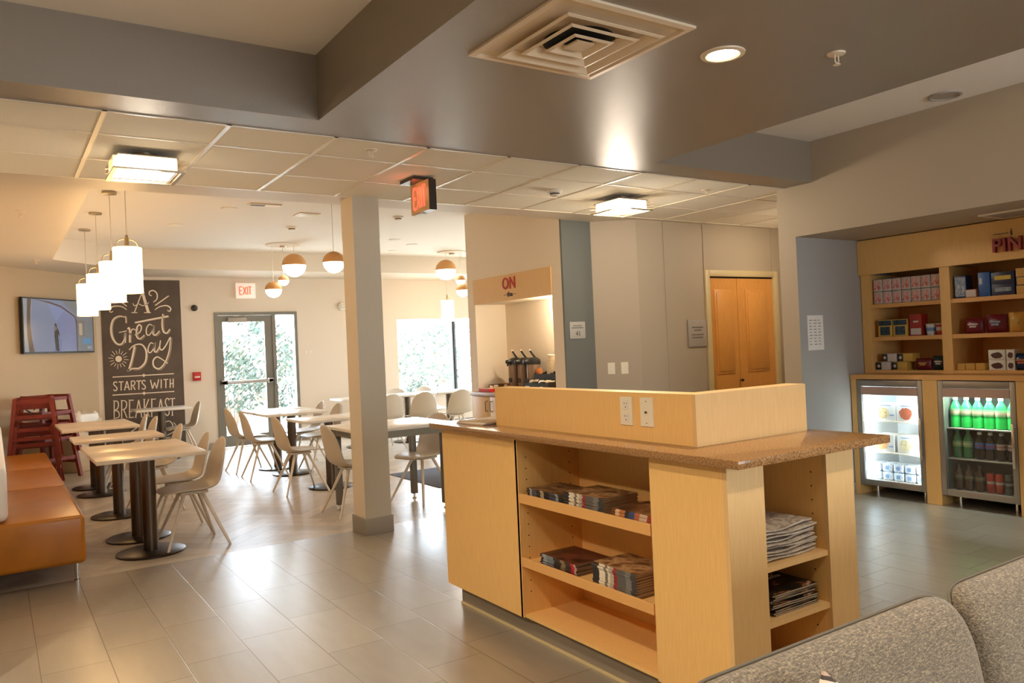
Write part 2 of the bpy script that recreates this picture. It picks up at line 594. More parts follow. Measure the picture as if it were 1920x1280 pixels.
def granite():
    m, nt, b = nodes_of('tan_granite')
    tc = nt.nodes.new('ShaderNodeTexCoord')
    n = nt.nodes.new('ShaderNodeTexNoise')
    n.inputs['Scale'].default_value = 200
    n.inputs['Detail'].default_value = 5
    nt.links.new(tc.outputs['Object'], n.inputs['Vector'])
    r = nt.nodes.new('ShaderNodeValToRGB')
    e = r.color_ramp.elements
    e[0].position = 0.30
    e[0].color = srgb(84, 58, 40)
    e[1].position = 0.72
    e[1].color = srgb(176, 138, 94)
    for p, c in ((0.42, (134, 96, 60)), (0.55, (164, 122, 76))):
        q = e.new(p)
        q.color = srgb(*c)
    nt.links.new(n.outputs['Fac'], r.inputs[0])
    nt.links.new(r.outputs[0], b.inputs['Base Color'])
    b.inputs['Roughness'].default_value = 0.12
    b.inputs['Specular IOR Level'].default_value = 0.4
    return m


def tweed():
    m, nt, b = nodes_of('grey_tweed')
    tc = nt.nodes.new('ShaderNodeTexCoord')
    outs = []
    for sc in ((400, 70, 400), (80, 230, 420)):
        mp = nt.nodes.new('ShaderNodeMapping')
        mp.inputs['Scale'].default_value = sc
        mp.inputs['Rotation'].default_value = (0.2, 0.3, 0.5)
        nt.links.new(tc.outputs['Object'], mp.inputs[0])
        n = nt.nodes.new('ShaderNodeTexNoise')
        n.inputs['Scale'].default_value = 1.0
        n.inputs['Detail'].default_value = 3
        nt.links.new(mp.outputs[0], n.inputs['Vector'])
        outs.append(n.outputs['Fac'])
    f = mth(nt, 'MULTIPLY', mth(nt, 'ADD', outs[0], outs[1]), 0.5)
    r = nt.nodes.new('ShaderNodeValToRGB')
    e = r.color_ramp.elements
    e[0].position = 0.34
    e[0].color = srgb(72, 62, 50)
    e[1].position = 0.66
    e[1].color = srgb(168, 150, 122)
    q = e.new(0.5)
    q.color = srgb(110, 97, 79)
    nt.links.new(f, r.inputs[0])
    nt.links.new(r.outputs[0], b.inputs['Base Color'])
    b.inputs['Roughness'].default_value = 0.9
    b.inputs['Sheen Weight'].default_value = 0.2
    bp = nt.nodes.new('ShaderNodeBump')
    bp.inputs['Strength'].default_value = 0.5
    bp.inputs['Distance'].default_value = 0.002
    nt.links.new(f, bp.inputs['Height'])
    nt.links.new(bp.outputs[0], b.inputs['Normal'])
    return m


def bands(name, axis, cols, rough=0.4):
    """constant colour bands along one generated axis (spines, stripes, package fronts)"""
    m, nt, b = nodes_of(name)
    tc = nt.nodes.new('ShaderNodeTexCoord')
    sp = nt.nodes.new('ShaderNodeSeparateXYZ')
    nt.links.new(tc.outputs['Generated'], sp.inputs[0])
    r = nt.nodes.new('ShaderNodeValToRGB')
    r.color_ramp.interpolation = 'CONSTANT'
    e = r.color_ramp.elements
    e[0].position = 0
    e[0].color = srgb(*cols[0][1])
    e[1].position = cols[1][0]
    e[1].color = srgb(*cols[1][1])
    for p, c in cols[2:]:
        q = e.new(p)
        q.color = srgb(*c)
    nt.links.new(sp.outputs['XYZ'.index(axis)], r.inputs[0])
    nt.links.new(r.outputs[0], b.inputs['Base Color'])
    b.inputs['Roughness'].default_value = rough
    return m


def blotches(name, cols, scale=3.0, rough=0.3, seed=0.0):
    """a printed cover: a few soft-edged patches of ink"""
    m, nt, b = nodes_of(name)
    tc = nt.nodes.new('ShaderNodeTexCoord')
    mp = nt.nodes.new('ShaderNodeMapping')
    mp.inputs['Location'].default_value = (seed, seed * 1.7, 0)
    nt.links.new(tc.outputs['Generated'], mp.inputs[0])
    n = nt.nodes.new('ShaderNodeTexNoise')
    n.inputs['Scale'].default_value = scale
    n.inputs['Detail'].default_value = 2
    nt.links.new(mp.outputs[0], n.inputs['Vector'])
    r = nt.nodes.new('ShaderNodeValToRGB')
    e = r.color_ramp.elements
    k = len(cols)
    e[0].position = 0.30
    e[0].color = srgb(*cols[0])
    e[1].position = 0.70
    e[1].color = srgb(*cols[-1])
    for i, c in enumerate(cols[1:-1]):
        q = e.new(0.30 + 0.40 * (i + 1) / (k - 1))
        q.color = srgb(*c)
    nt.links.new(n.outputs['Fac'], r.inputs[0])
    nt.links.new(r.outputs[0], b.inputs['Base Color'])
    b.inputs['Roughness'].default_value = rough
    return m


M['tiles'] = tile_floor()
M['acoustic'] = acoustic_tiles()
M['granite'] = granite()
M['tweed'] = tweed()
M['tbar'] = mat('white_ceiling_tbar', srgb(226, 214, 192), 0.3)
M['plank1'] = mat('whitewashed_plank', srgb(194, 182, 165), 0.33, noise=0.06, nscale=3, stretch=(4, 4, 1))
M['plank2'] = mat('sand_plank', srgb(184, 171, 153), 0.33, noise=0.06, nscale=3, stretch=(4, 4, 1))
M['plank3'] = mat('grey_oak_plank', srgb(176, 164, 148), 0.33, noise=0.06, nscale=3, stretch=(4, 4, 1))
M['grout'] = mat('plank_joint', srgb(150, 134, 114), 0.7)

# ================================================================= THE SETTING
def by_normal(mb, test, idx):
    mb.bm.normal_update()
    for f in mb.bm.faces:
        if test(f):
            f.material_index = idx


# floors
b = MB()
b.box(-3.2, 9.2, -4.2, 6.10, -0.08, 0.0)
struct(b.build('floor', M['tiles'], smooth=0))
b = MB()
b.box(-0.3, 10.2, 6.10, 6.20, -0.08, 0.0)
struct(b.build('trim_1', M['plank1'], smooth=0))


def herringbone(x0, x1, y0, y1, w=0.15, n=4):
    mb = MB()
    bm = mb.bm
    cx, cy = (x0 + x1) / 2, (y0 + y1) / 2
    R = int(math.hypot(x1 - x0, y1 - y0) / 2 / w) + n + 1
    g = 0.0016
    s = math.sqrt(0.5)
    rnd = random.Random(3)
    for i in range(-R, R):
        for j in range(-R, R):
            t = (i - j) % (2 * n)
            if t == 0:
                q = (i * w, (i + n) * w, j * w, (j + 1) * w)
            elif t == 2 * n - 1:
                q = (i * w, (i + 1) * w, j * w, (j + n) * w)
            else:
                continue
            pts = [(q[0] + g, q[2] + g), (q[1] - g, q[2] + g), (q[1] - g, q[3] - g), (q[0] + g, q[3] - g)]
            pts = [(cx + (u - v) * s, cy + (u + v) * s) for u, v in pts]
            if max(p[0] for p in pts) < x0 or min(p[0] for p in pts) > x1 or max(p[1] for p in pts) < y0 or min(p[1] for p in pts) > y1:
                continue
            mb.m = rnd.choice((0, 0, 1, 2))
            mb.poly([(u, v, 0.0) for u, v in pts])
    for co, no in (((x0, 0, 0), (-1, 0, 0)), ((x1, 0, 0), (1, 0, 0)), ((0, y0, 0), (0, -1, 0)), ((0, y1, 0), (0, 1, 0))):
        bmesh.ops.bisect_plane(bm, geom=bm.verts[:] + bm.edges[:] + bm.faces[:], plane_co=co, plane_no=no, clear_outer=True)
    mb.m = 3
    mb.box(x0, x1, y0, y1, -0.08, -0.0015)
    return mb


o = herringbone(-0.3, 10.2, 6.20, 13.26).build('floor', [M['plank1'], M['plank2'], M['plank3'], M['grout']], smooth=0)
struct(o)

# dining room walls
b = MB()
b.box(1.30, 3.0, 13.24, 13.44, 0, 3.1)
b.box(3.0, 4.355, 13.24, 13.44, 2.205, 3.1)
b.box(4.355, 6.22, 13.24, 13.44, 0, 3.1)
b.box(6.22, 9.2, 13.24, 13.44, 0, 0.62)
b.box(6.22, 9.2, 13.24, 13.44, 2.05, 3.1)
b.box(9.2, 10.2, 13.24, 13.44, 0, 3.1)
struct(b.build('wall_back', M['wall'], smooth=0))
b = MB()
b.prism([(-0.12, 11.82), (1.30, 13.24), (1.30, 13.44), (-0.27, 11.87)], 0, 3.1)
struct(b.build('wall_corner', M['wall_tan'], smooth=0))
b = MB()
b.box(-0.27, -0.12, 4.30, 11.86, 0, 3.1)
struct(b.build('wall_left', M['wall_beige'], smooth=0))
b = MB()
b.box(10.0, 10.2, 6.3, 8.7, 0, 3.1)
b.box(10.0, 10.2, 11.1, 13.3, 0, 3.1)
b.box(10.0, 10.2, 8.7, 11.1, 0, 0.6)
b.box(10.0, 10.2, 8.7, 11.1, 2.1, 3.1)
struct(b.build('wall_right', M['wall'], smooth=0))
# lobby walls
b = MB()
b.box(-3.2, -0.12, 4.30, 4.45, 0, 3.1)
b.box(-3.2, -3.0, -4.2, 4.30, 0, 3.1)
struct(b.build('wall_lobby_left', M['wall_grey'], smooth=0))
b = MB()
b.box(-3.0, 5.9, -4.2, -4.0, 0, 3.1)
struct(b.build('wall_lobby_rear', M['wall'], smooth=0))
b = MB()
b.box(5.72, 5.92, -4.0, 1.90, 0, 3.1)
b.box(5.72, 5.92, 1.90, 4.207, 2.27, 3.1)
b.box(5.72, 7.3, 4.207, 4.38, 0, 3.1)
by_normal(b, lambda f: f.normal.y < -0.9 and f.calc_center_median().y > 4.1, 1)
struct(b.build('wall_lobby_right', [M['wall_grey'], M['wall_blue']], smooth=0))
b = MB()
b.box(7.3, 7.45, 1.75, 4.38, 0, 2.5)
b.box(5.92, 7.3, 1.75, 1.90, 0, 2.5)
struct(b.build('wall_alcove', M['wall_blue'], smooth=0))
b = MB()
b.box(5.92, 7.3, 1.90, 4.207, 2.27, 2.45)
struct(b.build('ceiling', M['wall_grey'], smooth=0))
# corridor walls
b = MB()
b.box(5.577, 6.60, 6.02, 6.14, 0, 2.72)
b.box(6.60, 7.74, 6.02, 6.14, 2.13, 2.72)
b.box(7.74, 8.5, 6.02, 6.14, 0, 2.72)
b.box(8.5, 8.65, 4.38, 6.14, 0, 2.72)
b.box(7.3, 8.65, 4.25, 4.38, 0, 2.72)
b.box(6.50, 7.85, 6.75, 6.85, 0, 2.72)
struct(b.build('wall_corridor', M['wall_grey'], smooth=0))
b = MB()
b.box(5.955, 5.966, 6.014, 6.02, 0, 2.7)
b.box(6.552, 6.562, 6.012, 6.02, 2.2, 2.7)
b.box(7.70, 7.71, 6.012, 6.02, 2.2, 2.7)
struct(b.build('trim_2', M['wall_grey'], smooth=0))
b = MB()
b.prism([(5.20, 6.30), (5.577, 6.02), (5.577, 6.14), (5.25, 6.42), (5.20, 6.42)], 0, 2.72)
struct(b.build('wall_chamfer', M['wall_chamfer'], smooth=0))
b = MB()
b.box(4.82, 5.20, 6.30, 6.329, 0, 3.1)
struct(b.build('wall_pier', M['pier'], smooth=0))
# coffee wall with its niche
b = MB()
b.box(4.82, 4.94, 6.33, 6.50, 0, 3.1)
b.box(4.82, 4.94, 8.05, 8.215, 0, 3.1)
b.box(4.82, 4.94, 6.50, 8.05, 1.96, 3.1)
b.box(4.94, 5.31, 6.42, 6.50, 0, 2.3)
b.box(4.94, 9.9, 8.05, 8.215, 0, 3.1)
b.box(5.25, 5.31, 6.50, 8.05, 0, 2.3)
b.box(4.94, 5.25, 6.50, 8.05, 1.96, 2.02)
struct(b.build('wall_coffee', M['wall_beige'], smooth=0))

# ceilings
b = MB()
b.box(-0.12, 10.0, 6.26, 13.30, 3.06, 3.2)
struct(b.build('ceiling', M['dining_ceiling'], smooth=0))
b = MB()
b.box(-0.12, 0.65, 6.26, 11.20, 2.77, 3.06)
b.prism([(-0.12, 11.20), (0.65, 11.20), (1.55, 12.10), (1.55, 13.24), (1.30, 13.24), (-0.12, 11.82)], 2.77, 3.06)
b.box(1.55, 10.0, 12.10, 13.24, 2.77, 3.06)
b.box(-0.12, 4.82, 5.92, 6.26, 2.70, 3.06)
b.box(4.82, 8.6, 5.92, 6.31, 2.70, 3.06)
struct(b.build('ceiling', M['dining_soffit'], smooth=0))
b = MB()
b.box(-0.12, 8.65, 4.30, 5.92, 2.70, 2.80)
b.m = 1
k = 0.498
while k < 8.6:
    b.box(k - 0.012, k + 0.012, 4.30, 5.92, 2.694, 2.70)
    k += 0.597
for y in (4.745, 5.352):
    b.box(-0.12, 8.6, y - 0.006, y + 0.006, 2.6955, 2.70)
for y in (4.306, 5.914):
    b.box(-0.12, 8.6, y - 0.006, y + 0.006, 2.6945, 2.70)
struct(b.build('ceiling', [M['acoustic'], M['tbar']], smooth=0))
b = MB()
b.box(1.49, 3.95, -4.0, 4.03, 2.70, 3.06)
b.box(-3.0, 5.72, 4.03, 4.30, 2.70, 3.06)
struct(b.build('ceiling', M['soffit'], smooth=0))
b = MB()
b.box(-3.0, 1.49, -4.0, 4.03, 3.05, 3.2)
b.box(3.95, 5.72, -4.0, 4.03, 3.04, 3.2)
struct(b.build('ceiling', M['ceiling'], smooth=0))

# column with its vinyl skirting
b = MB()
b.box(2.415, 2.637, 5.86, 6.10, 0.0, 2.70)
by_normal(b, lambda f: f.normal.x < -0.9, 1)
col = struct(b.build('column', [M['column'], M['wall_beige']], smooth=0))
b = MB()
b.box(2.402, 2.650, 5.847, 6.112, 0.0, 0.135, bevel=0.003)
b.build('skirting', M['base_vinyl'], col)
b = MB()
b.box(2.4135, 2.6385, 5.8585, 6.1015, 2.37, 2.70)
by_normal(b, lambda f: f.normal.x < -0.9, 1)
b.build('upper_sleeve', [M['column'], M['wall_beige']], col, smooth=0)

# skirting boards of the dining room
b = MB()
b.box(1.32, 3.0, 13.225, 13.24, 0, 0.10)
b.box(4.36, 9.2, 13.225, 13.24, 0, 0.10)
struct(b.build('baseboard_back', M['base_vinyl'], smooth=0))
b = MB()
b.prism([(-0.12, 11.81), (1.30, 13.23), (1.29, 13.24), (-0.12, 11.83)], 0, 0.10)
struct(b.build('baseboard_corner', M['base_vinyl'], smooth=0))
b = MB()
b.box(5.708, 5.72, -4, 1.9, 0, 0.10)
b.box(5.72, 7.3, 4.195, 4.207, 0, 0.10)
struct(b.build('baseboard_right', M['base_vinyl'], smooth=0))

# ---------------------------------------------------------------- glazed exit door with sidelight
d = bpy.data.objects.new('door_1', None)
COL.objects.link(d)
struct(d)
d.location = (3.0, 13.24, 0)
b = MB()
b.box(3.0, 3.05, 13.22, 13.36, 0, 2.205)
b.box(4.305, 4.355, 13.22, 13.36, 0, 2.205)
b.box(3.05, 4.305, 13.22, 13.36, 2.155, 2.205)
b.box(3.925, 3.985, 13.22, 13.36, 0, 2.155)
b.box(3.985, 4.305, 13.22, 13.36, 0, 0.10)
b.build('door_frame', M['alu'], d, world=True, smooth=0)
b = MB()
b.box(3.05, 3.125, 13.24, 13.29, 0.01, 2.15)
b.box(3.80, 3.925, 13.24, 13.29, 0.01, 2.15)
b.box(3.125, 3.80, 13.24, 13.29, 2.045, 2.15)
b.box(3.125, 3.80, 13.24, 13.29, 0.01, 0.19)
b.build('door_leaf', M['alu'], d, world=True, smooth=0)
b = MB()
b.box(3.125, 3.80, 13.262, 13.268, 0.19, 2.045)
b.build('door_pane', M['glass'], d, world=True, smooth=0)
b = MB()
b.box(3.985, 4.305, 13.288, 13.294, 0.10, 2.155)
b.build('sidelight_pane', M['glass'], d, world=True, smooth=0)
b = MB()
b.box(3.06, 3.90, 13.165, 13.205, 1.03, 1.085, bevel=0.006)
b.box(3.06, 3.16, 13.165, 13.24, 1.02, 1.10, bevel=0.006)
b.box(3.82, 3.90, 13.165, 13.24, 1.02, 1.10, bevel=0.006)
b.build('push_bar', M['steel'], d, world=True)
b = MB()
b.box(3.20, 3.50, 13.16, 13.235, 2.035, 2.115, bevel=0.01)
b.m = 1
b.tube([(3.28, 13.20, 2.12), (3.28, 13.16, 2.135), (3.56, 13.19, 2.15)], 0.008)
b.build('door_closer', [M['sign_grey'], M['steel']], d, world=True)
b = MB()
b.tube([(3.955, 13.22, 0.98), (3.955, 13.17, 1.0), (3.955, 13.17, 1.22), (3.955, 13.22, 1.24)], 0.011)
b.build('pull_handle', M['steel'], d, world=True)

# ---------------------------------------------------------------- picture window
w = bpy.data.objects.new('window_1', None)
COL.objects.link(w)
struct(w)
w.location = (6.22, 13.24, 0.62)
b = MB()
b.box(6.22, 6.235, 13.25, 13.36, 0.62, 2.05)
b.box(9.185, 9.2, 13.25, 13.36, 0.62, 2.05)
b.box(6.22, 9.2, 13.25, 13.36, 2.035, 2.05)
b.box(6.22, 9.2, 13.25, 13.36, 0.62, 0.65)
b.build('window_frame', M['wall'], w, world=True, smooth=0)
b = MB()
b.box(7.395, 7.425, 13.26, 13.36, 0.65, 2.03)
b.box(7.425, 7.46, 13.24, 13.38, 0.65, 2.035)
b.cyl((7.39, 13.24, 1.75), (7.39, 13.24, 1.79), 0.012)
b.cyl((7.39, 13.24, 1.10), (7.39, 13.24, 1.14), 0.012)
b.build('mullion', M['alu_dark'], w, world=True)
for x0, x1 in ((6.235, 7.395), (7.46, 9.185)):
    b = MB()
    b.box(x0, x1, 13.30, 13.306, 0.65, 2.035)
    b.build('pane', M['glass'], w, world=True, smooth=0)
b = MB()
b.box(6.18, 9.22, 13.12, 13.26, 0.60, 0.62, bevel=0.004)
b.build('sill', M['wall'], w, world=True)

w = bpy.data.objects.new('window_added', None)  # added out of view to bring more daylight into the dining room
COL.objects.link(w)
struct(w)
w.location = (10.1, 9.9, 0.6)
b = MB()
for y0, y1, z0, z1 in ((8.7, 11.1, 0.6, 0.64), (8.7, 11.1, 2.06, 2.1), (8.7, 8.74, 0.64, 2.06), (11.06, 11.1, 0.64, 2.06), (9.88, 9.92, 0.64, 2.06)):
    b.box(10.06, 10.14, y0, y1, z0, z1)
b.build('window_frame', M['alu_dark'], w, world=True, smooth=0)
for y0, y1 in ((8.74, 9.88), (9.92, 11.06)):
    b = MB()
    b.box(10.10, 10.106, y0, y1, 0.64, 2.06)
    b.build('pane', M['glass'], w, world=True, smooth=0)

# ---------------------------------------------------------------- folding closet door
d = bpy.data.objects.new('door_2', None)
COL.objects.link(d)
struct(d)
d.location = (6.60, 6.02, 0)
b = MB()
for x0, x1, z0, z1 in ((6.555, 6.625, 0, 2.195), (7.715, 7.785, 0, 2.195), (6.625, 7.715, 2.125, 2.195)):
    b.box(x0, x1, 5.998, 6.06, z0, z1, bevel=0.005)
b.build('casing', M['door_frame_cream'], d, world=True)
for x0, x1 in ((6.63, 7.095), (7.10, 7.71)):
    b = MB()
    b.box(x0, x1, 6.035, 6.07, 0.01, 2.108)
    lf = b.build('door_leaf', M['maple_dark'], d, world=True, smooth=0)
    b = MB()
    b.box(x0, x1, 6.03, 6.075, 2.109, 2.125)
    b.build('track', M['dark'], d, world=True, smooth=0)
    b = MB()
    px0, px1 = x0 + 0.085, x1 - 0.085
    if x0 > 7:
        px0, px1 = x0 + 0.13, x1 - 0.10
    for z0, z1 in ((1.03, 1.98), (0.14, 0.82)):
        b.box(px0, px1, 6.027, 6.036, z0, z1, bevel=0.004)
        b.box(px0 + 0.03, px1 - 0.03, 6.020, 6.030, z0 + 0.03, z1 - 0.03, bevel=0.006)
    b.build('raised_panel', M['maple_dark'], lf, world=True)
b = MB()
b.lathe([(0.006, 0.0), (0.008, 0.02), (0.018, 0.035), (0.014, 0.048), (0.0, 0.05)], (7.085, 6.033, 0.95), 16, 'y')
kn = b.build('knob', M['bronze_dark'], d, world=True)
kn.data.transform(Matrix.Translation((0, 0, 0)))
for v in kn.data.vertices:
    v.co.y = (6.033 - 6.02) * 2 - v.co.y

# ================================================================= outside
b = MB()
b.box(-6, 20, 13.44, 24.0, -0.15, -0.03)
b.box(10.2, 20, 4.0, 13.44, -0.15, -0.03)
struct(b.build('ground', M['water'], smooth=0))
b = MB()
n = 40
for i in range(n):
    for j in range(12):
        def hgt(i, j):
            x = -14 + 46 * i / n
            y = 18.5 + 14 * j / 12
            return (x, y, -0.03 + 0.13 * (y - 18.5) + 0.15 * math.sin(x * 0.9 + j) * (j > 0))
        b.poly([hgt(i, j), hgt(i + 1, j), hgt(i + 1, j + 1), hgt(i, j + 1)])
bmesh.ops.remove_doubles(b.bm, verts=b.bm.verts, dist=0.001)
struct(b.build('hill', M['bank']))

# ================================================================= MAGAZINE ISLAND
XF = 2.12      # front face
isl = thing('magazine_cabinet', 'long maple service island with open magazine shelves and grey toe kick', 'cabinet', (2.5, 2.9, 0))
b = MB()
b.box(XF, XF + 0.02, 3.21, 3.97, 0.12, 1.0)
b.build('front_panel', M['maple'], isl, world=True, smooth=0)
b = MB()
b.box(XF, XF + 0.02, 1.905, 2.275, 0.12, 1.0)
b.build('front_panel', M['maple'], isl, world=True, smooth=0)
b = MB()
b.box(XF + 0.02, 2.86, 3.95, 3.97, 0.12, 1.0)
b.build('end_panel', M['maple'], isl, world=True, smooth=0)
b = MB()
b.box(XF, 2.50, 3.205, 3.225, 0.12, 1.0)
by = b.build('side_panel', M['maple'], isl, world=True, smooth=0)
b = MB()
b.box(XF + 0.02, 2.50, 2.268, 2.285, 0.12, 1.0)
b.build('side_panel', M['maple'], isl, world=True, smooth=0)
b = MB()
b.box(2.50, 2.52, 2.25, 3.25, 0.12, 1.0)
b.build('back_panel', M['maple'], isl, world=True, smooth=0)
# adjustable-shelf peg holes in the left side panel
b = MB()
for x in (2.17, 2.44):
    for k in range(13):
        z = 0.24 + k * 0.055
        b.cyl((x, 3.2052, z), (x, 3.2044, z), 0.0035, n=8)
b.build('peg_holes', M['dark'], by, world=True)
for z0, z1, lip in ((0.12, 0.135, 0.0), (0.375, 0.395, 0.415), (0.685, 0.705, 0.728)):
    b = MB()
    b.box(XF + 0.012, 2.50, 2.285, 3.205, z0, z1)
    if lip:
        b.m = 1
        b.box(XF + 0.002, XF + 0.014, 2.285, 3.205, z0 - 0.004, lip, bevel=0.002)
    b.build('shelf', [M['maple'], M['edge']], isl, world=True, smooth=0)
# the end that faces the sofa; cool daylight painted in as paler maple
b = MB()
b.box(XF, 2.315, 1.885, 1.905, 0.12, 1.0)
b.build('end_stile', M['maple_pale_daylit'], isl, world=True, smooth=0)
b = MB()
b.box(2.685, 2.86, 1.885, 1.905, 0.12, 1.0)
b.build('end_stile', M['maple_pale_daylit'], isl, world=True, smooth=0)
b = MB()
b.box(2.295, 2.315, 1.905, 2.25, 0.12, 1.0)
b.build('side_panel', M['maple'], isl, world=True, smooth=0)
b = MB()
b.box(2.685, 2.705, 1.905, 2.25, 0.12, 1.0)
sp2 = b.build('side_panel', M['maple'], isl, world=True, smooth=0)
b = MB()
for y in (1.955, 2.19):
    for k in range(13):
        z = 0.24 + k * 0.055
        b.cyl((2.6852, y, z), (2.6844, y, z), 0.0035, n=8)
b.build('peg_holes', M['dark'], sp2, world=True)
for z0, z1 in ((0.12, 0.135), (0.378, 0.398), (0.582, 0.602)):
    b = MB()
    b.box(2.315, 2.685, 1.895, 2.25, z0, z1)
    b.build('shelf', M['maple_pale_daylit'], isl, world=True, smooth=0)
b = MB()
b.box(2.84, 2.86, 1.905, 3.95, 0.12, 1.0)
b.build('rear_panel', M['maple'], isl, world=True, smooth=0)
b = MB()
b.box(2.185, 2.80, 1.96, 3.93, 0.0, 0.12)
tk = b.build('toe_kick', M['toe'], isl, world=True, smooth=0)
b = MB()
b.box(2.178, 2.186, 1.955, 3.935, 0.0, 0.012)
b.build('floor_bead', M['door_frame_cream'], tk, world=True, smooth=0)

ct = thing('granite_countertop', 'speckled tan granite countertop overhanging the maple island', 'countertop', (2.5, 2.9, 1.0))
b = MB()
b.box(2.07, 2.97, 1.787, 4.03, 1.0, 1.03, bevel=0.003)
b.build('slab', M['granite'], ct, world=True)

rs = thing('counter_riser', 'L-shaped maple upstand on the granite top with two outlet plates', 'partition', (2.5, 2.9, 1.03))
b = MB()
b.box(2.247, 2.345, 2.156, 3.585, 1.03, 1.232)
b.build('long_panel', M['maple'], rs, world=True, smooth=0)
b = MB()
b.box(2.247, 2.922, 2.136, 2.156, 1.03, 1.232)
b.box(2.345, 2.922, 2.156, 2.234, 1.03, 1.232)
b.build('short_panel', M['maple_pale_daylit'], rs, world=True, smooth=0)  # paler copy of the maple puts cool daylight into this face


def plate(parent, name, kind, face, mats=None):
    """a wall plate; face(u, v, d) -> point"""
    b = MB()
    w_, h_, t_ = 0.076, 0.122, 0.006
    fr = [(-w_ / 2, -h_ / 2), (w_ / 2, -h_ / 2), (w_ / 2, h_ / 2), (-w_ / 2, h_ / 2)]
    inn = [(u * 0.94, v * 0.96) for u, v in fr]
    r0 = [b.bm.verts.new(face(u, v, 0)) for u, v in fr]
    r1 = [b.bm.verts.new(face(u, v, t_ * 0.5)) for u, v in fr]
    r2 = [b.bm.verts.new(face(u, v, t_)) for u, v in inn]
    b.skin([r0, r1, r2])
    p = b.build(name, M['almond'], parent, world=True, smooth=0)

    def rect(mb, u0, u1, v0, v1, d0, d1):
        a = [mb.bm.verts.new(face(u, v, d0)) for u, v in ((u0, v0), (u1, v0), (u1, v1), (u0, v1))]
        c = [mb.bm.verts.new(face(u, v, d1)) for u, v in ((u0, v0), (u1, v0), (u1, v1), (u0, v1))]
        mb.skin([a, c])
    if kind == 'outlet':
        for dv in (-0.027, 0.027):
            s = MB()
            rect(s, -0.017, 0.017, dv - 0.020, dv + 0.020, t_ - 0.001, t_ + 0.002)
            r = s.build('receptacle', M['white_plastic'], p, world=True, smooth=0)
            s = MB()
            rect(s, -0.008, -0.006, dv + 0.001, dv + 0.011, t_, t_ + 0.0026)
            rect(s, 0.006, 0.008, dv + 0.002, dv + 0.010, t_, t_ + 0.0026)
            rect(s, -0.002, 0.003, dv - 0.012, dv - 0.007, t_, t_ + 0.0026)
            s.build('slots', M['dark'], p, world=True, smooth=0)
    elif kind == 'jack':
        s = MB()
        rect(s, -0.004, 0.004, -0.004, 0.004, t_ - 0.001, t_ + 0.006)
        s.build('jack', M['bronze'], p, world=True, smooth=0)
        s = MB()
        for v in (-0.045, 0.045):
            rect(s, -0.002, 0.002, v - 0.002, v + 0.002, t_ - 0.001, t_ + 0.001)
        s.build('screws', M['dark'], p, world=True, smooth=0)
    else:
        s = MB()
        rect(s, -0.006, 0.006, -0.012, 0.012, t_ - 0.001, t_ + 0.006)
        s.build('toggle', M['white_plastic'], p, world=True, smooth=0)
    return p


plate(rs, 'outlet_plate', 'outlet', lambda u, v, d: (2.247 - d, 2.531 - u, 1.152 + v))
plate(rs, 'jack_plate', 'jack', lambda u, v, d: (2.247 - d, 2.406 - u, 1.152 + v))

# loose papers at the far end of the counter
for i in range(3):
    b = MB()
    b.box(-0.135, 0.135, -0.125, 0.125, 0, 0.0055, bevel=0.001)
    p = b.build('paper_sheet', M['paper'] if i == 1 else M['kraft'])
    p.location = (2.298 + 0.005 * i, 3.748 - 0.006 * i, 1.0302 + 0.0057 * i)
    p.rotation_euler = (0, 0, 0.05 + 0.04 * i)
    tag(p, '%s of three flat paper folders on the far end of granite countertop' % ('bottom', 'middle', 'top')[i], 'papers', 'folders on the island counter')

# ---------------------------------------------------------------- magazines
SP_A = bands('blue_grey_spine', 'Y', [(0, (40, 44, 52)), (.08, (150, 152, 150)), (.16, (70, 74, 84)), (.34, (40, 34, 32)), (.5, (176, 160, 130)), (.6, (54, 48, 44)), (.72, (88, 90, 96)), (.86, (190, 180, 164)), (.92, (48, 44, 44))])
SP_B = bands('white_red_spine', 'Y', [(0, (60, 62, 62)), (.10, (120, 118, 112)), (.22, (92, 90, 86)), (.42, (150, 40, 44)), (.5, (176, 168, 150)), (.58, (214, 204, 182)), (.64, (120, 110, 96)), (.7, (226, 214, 190)), (.84, (44, 42, 44))])
SP_C = bands('orange_blue_spine', 'Y', [(0, (160, 60, 50)), (.12, (206, 178, 150)), (.3, (180, 100, 70)), (.42, (60, 80, 120)), (.56, (52, 48, 56)), (.66, (190, 120, 70)), (.8, (218, 186, 140)), (.9, (120, 60, 40))])
SP_D = bands('slate_red_spine', 'Y', [(0, (178, 170, 160)), (.05, (196, 40, 48)), (.14, (66, 56, 48)), (.3, (140, 120, 86)), (.42, (56, 48, 44)), (.62, (120, 132, 142)), (.82, (164, 170, 172)), (.93, (40, 48, 60))])
CV_A = blotches('dark_photo_cover', [(36, 30, 28), (84, 60, 44), (150, 110, 74), (60, 44, 38)], 3.0, 0.25, 1.3)
CV_B = blotches('warm_photo_cover', [(60, 40, 28), (140, 100, 66), (186, 150, 104), (110, 60, 40)], 3.2, 0.25, 4.1)
CV_C = blotches('brown_photo_cover', [(70, 44, 30), (120, 76, 48), (170, 120, 76)], 2.6, 0.25, 7.7)
CV_D = blotches('red_dark_cover', [(30, 26, 26), (66, 42, 34), (104, 54, 42), (44, 32, 30)], 3.0, 0.25, 2.2)
PAGES = mat('magazine_pages', srgb(190, 172, 148), 0.8)
PRINT = mat('white_cover_lettering', srgb(226, 214, 200), 0.5)


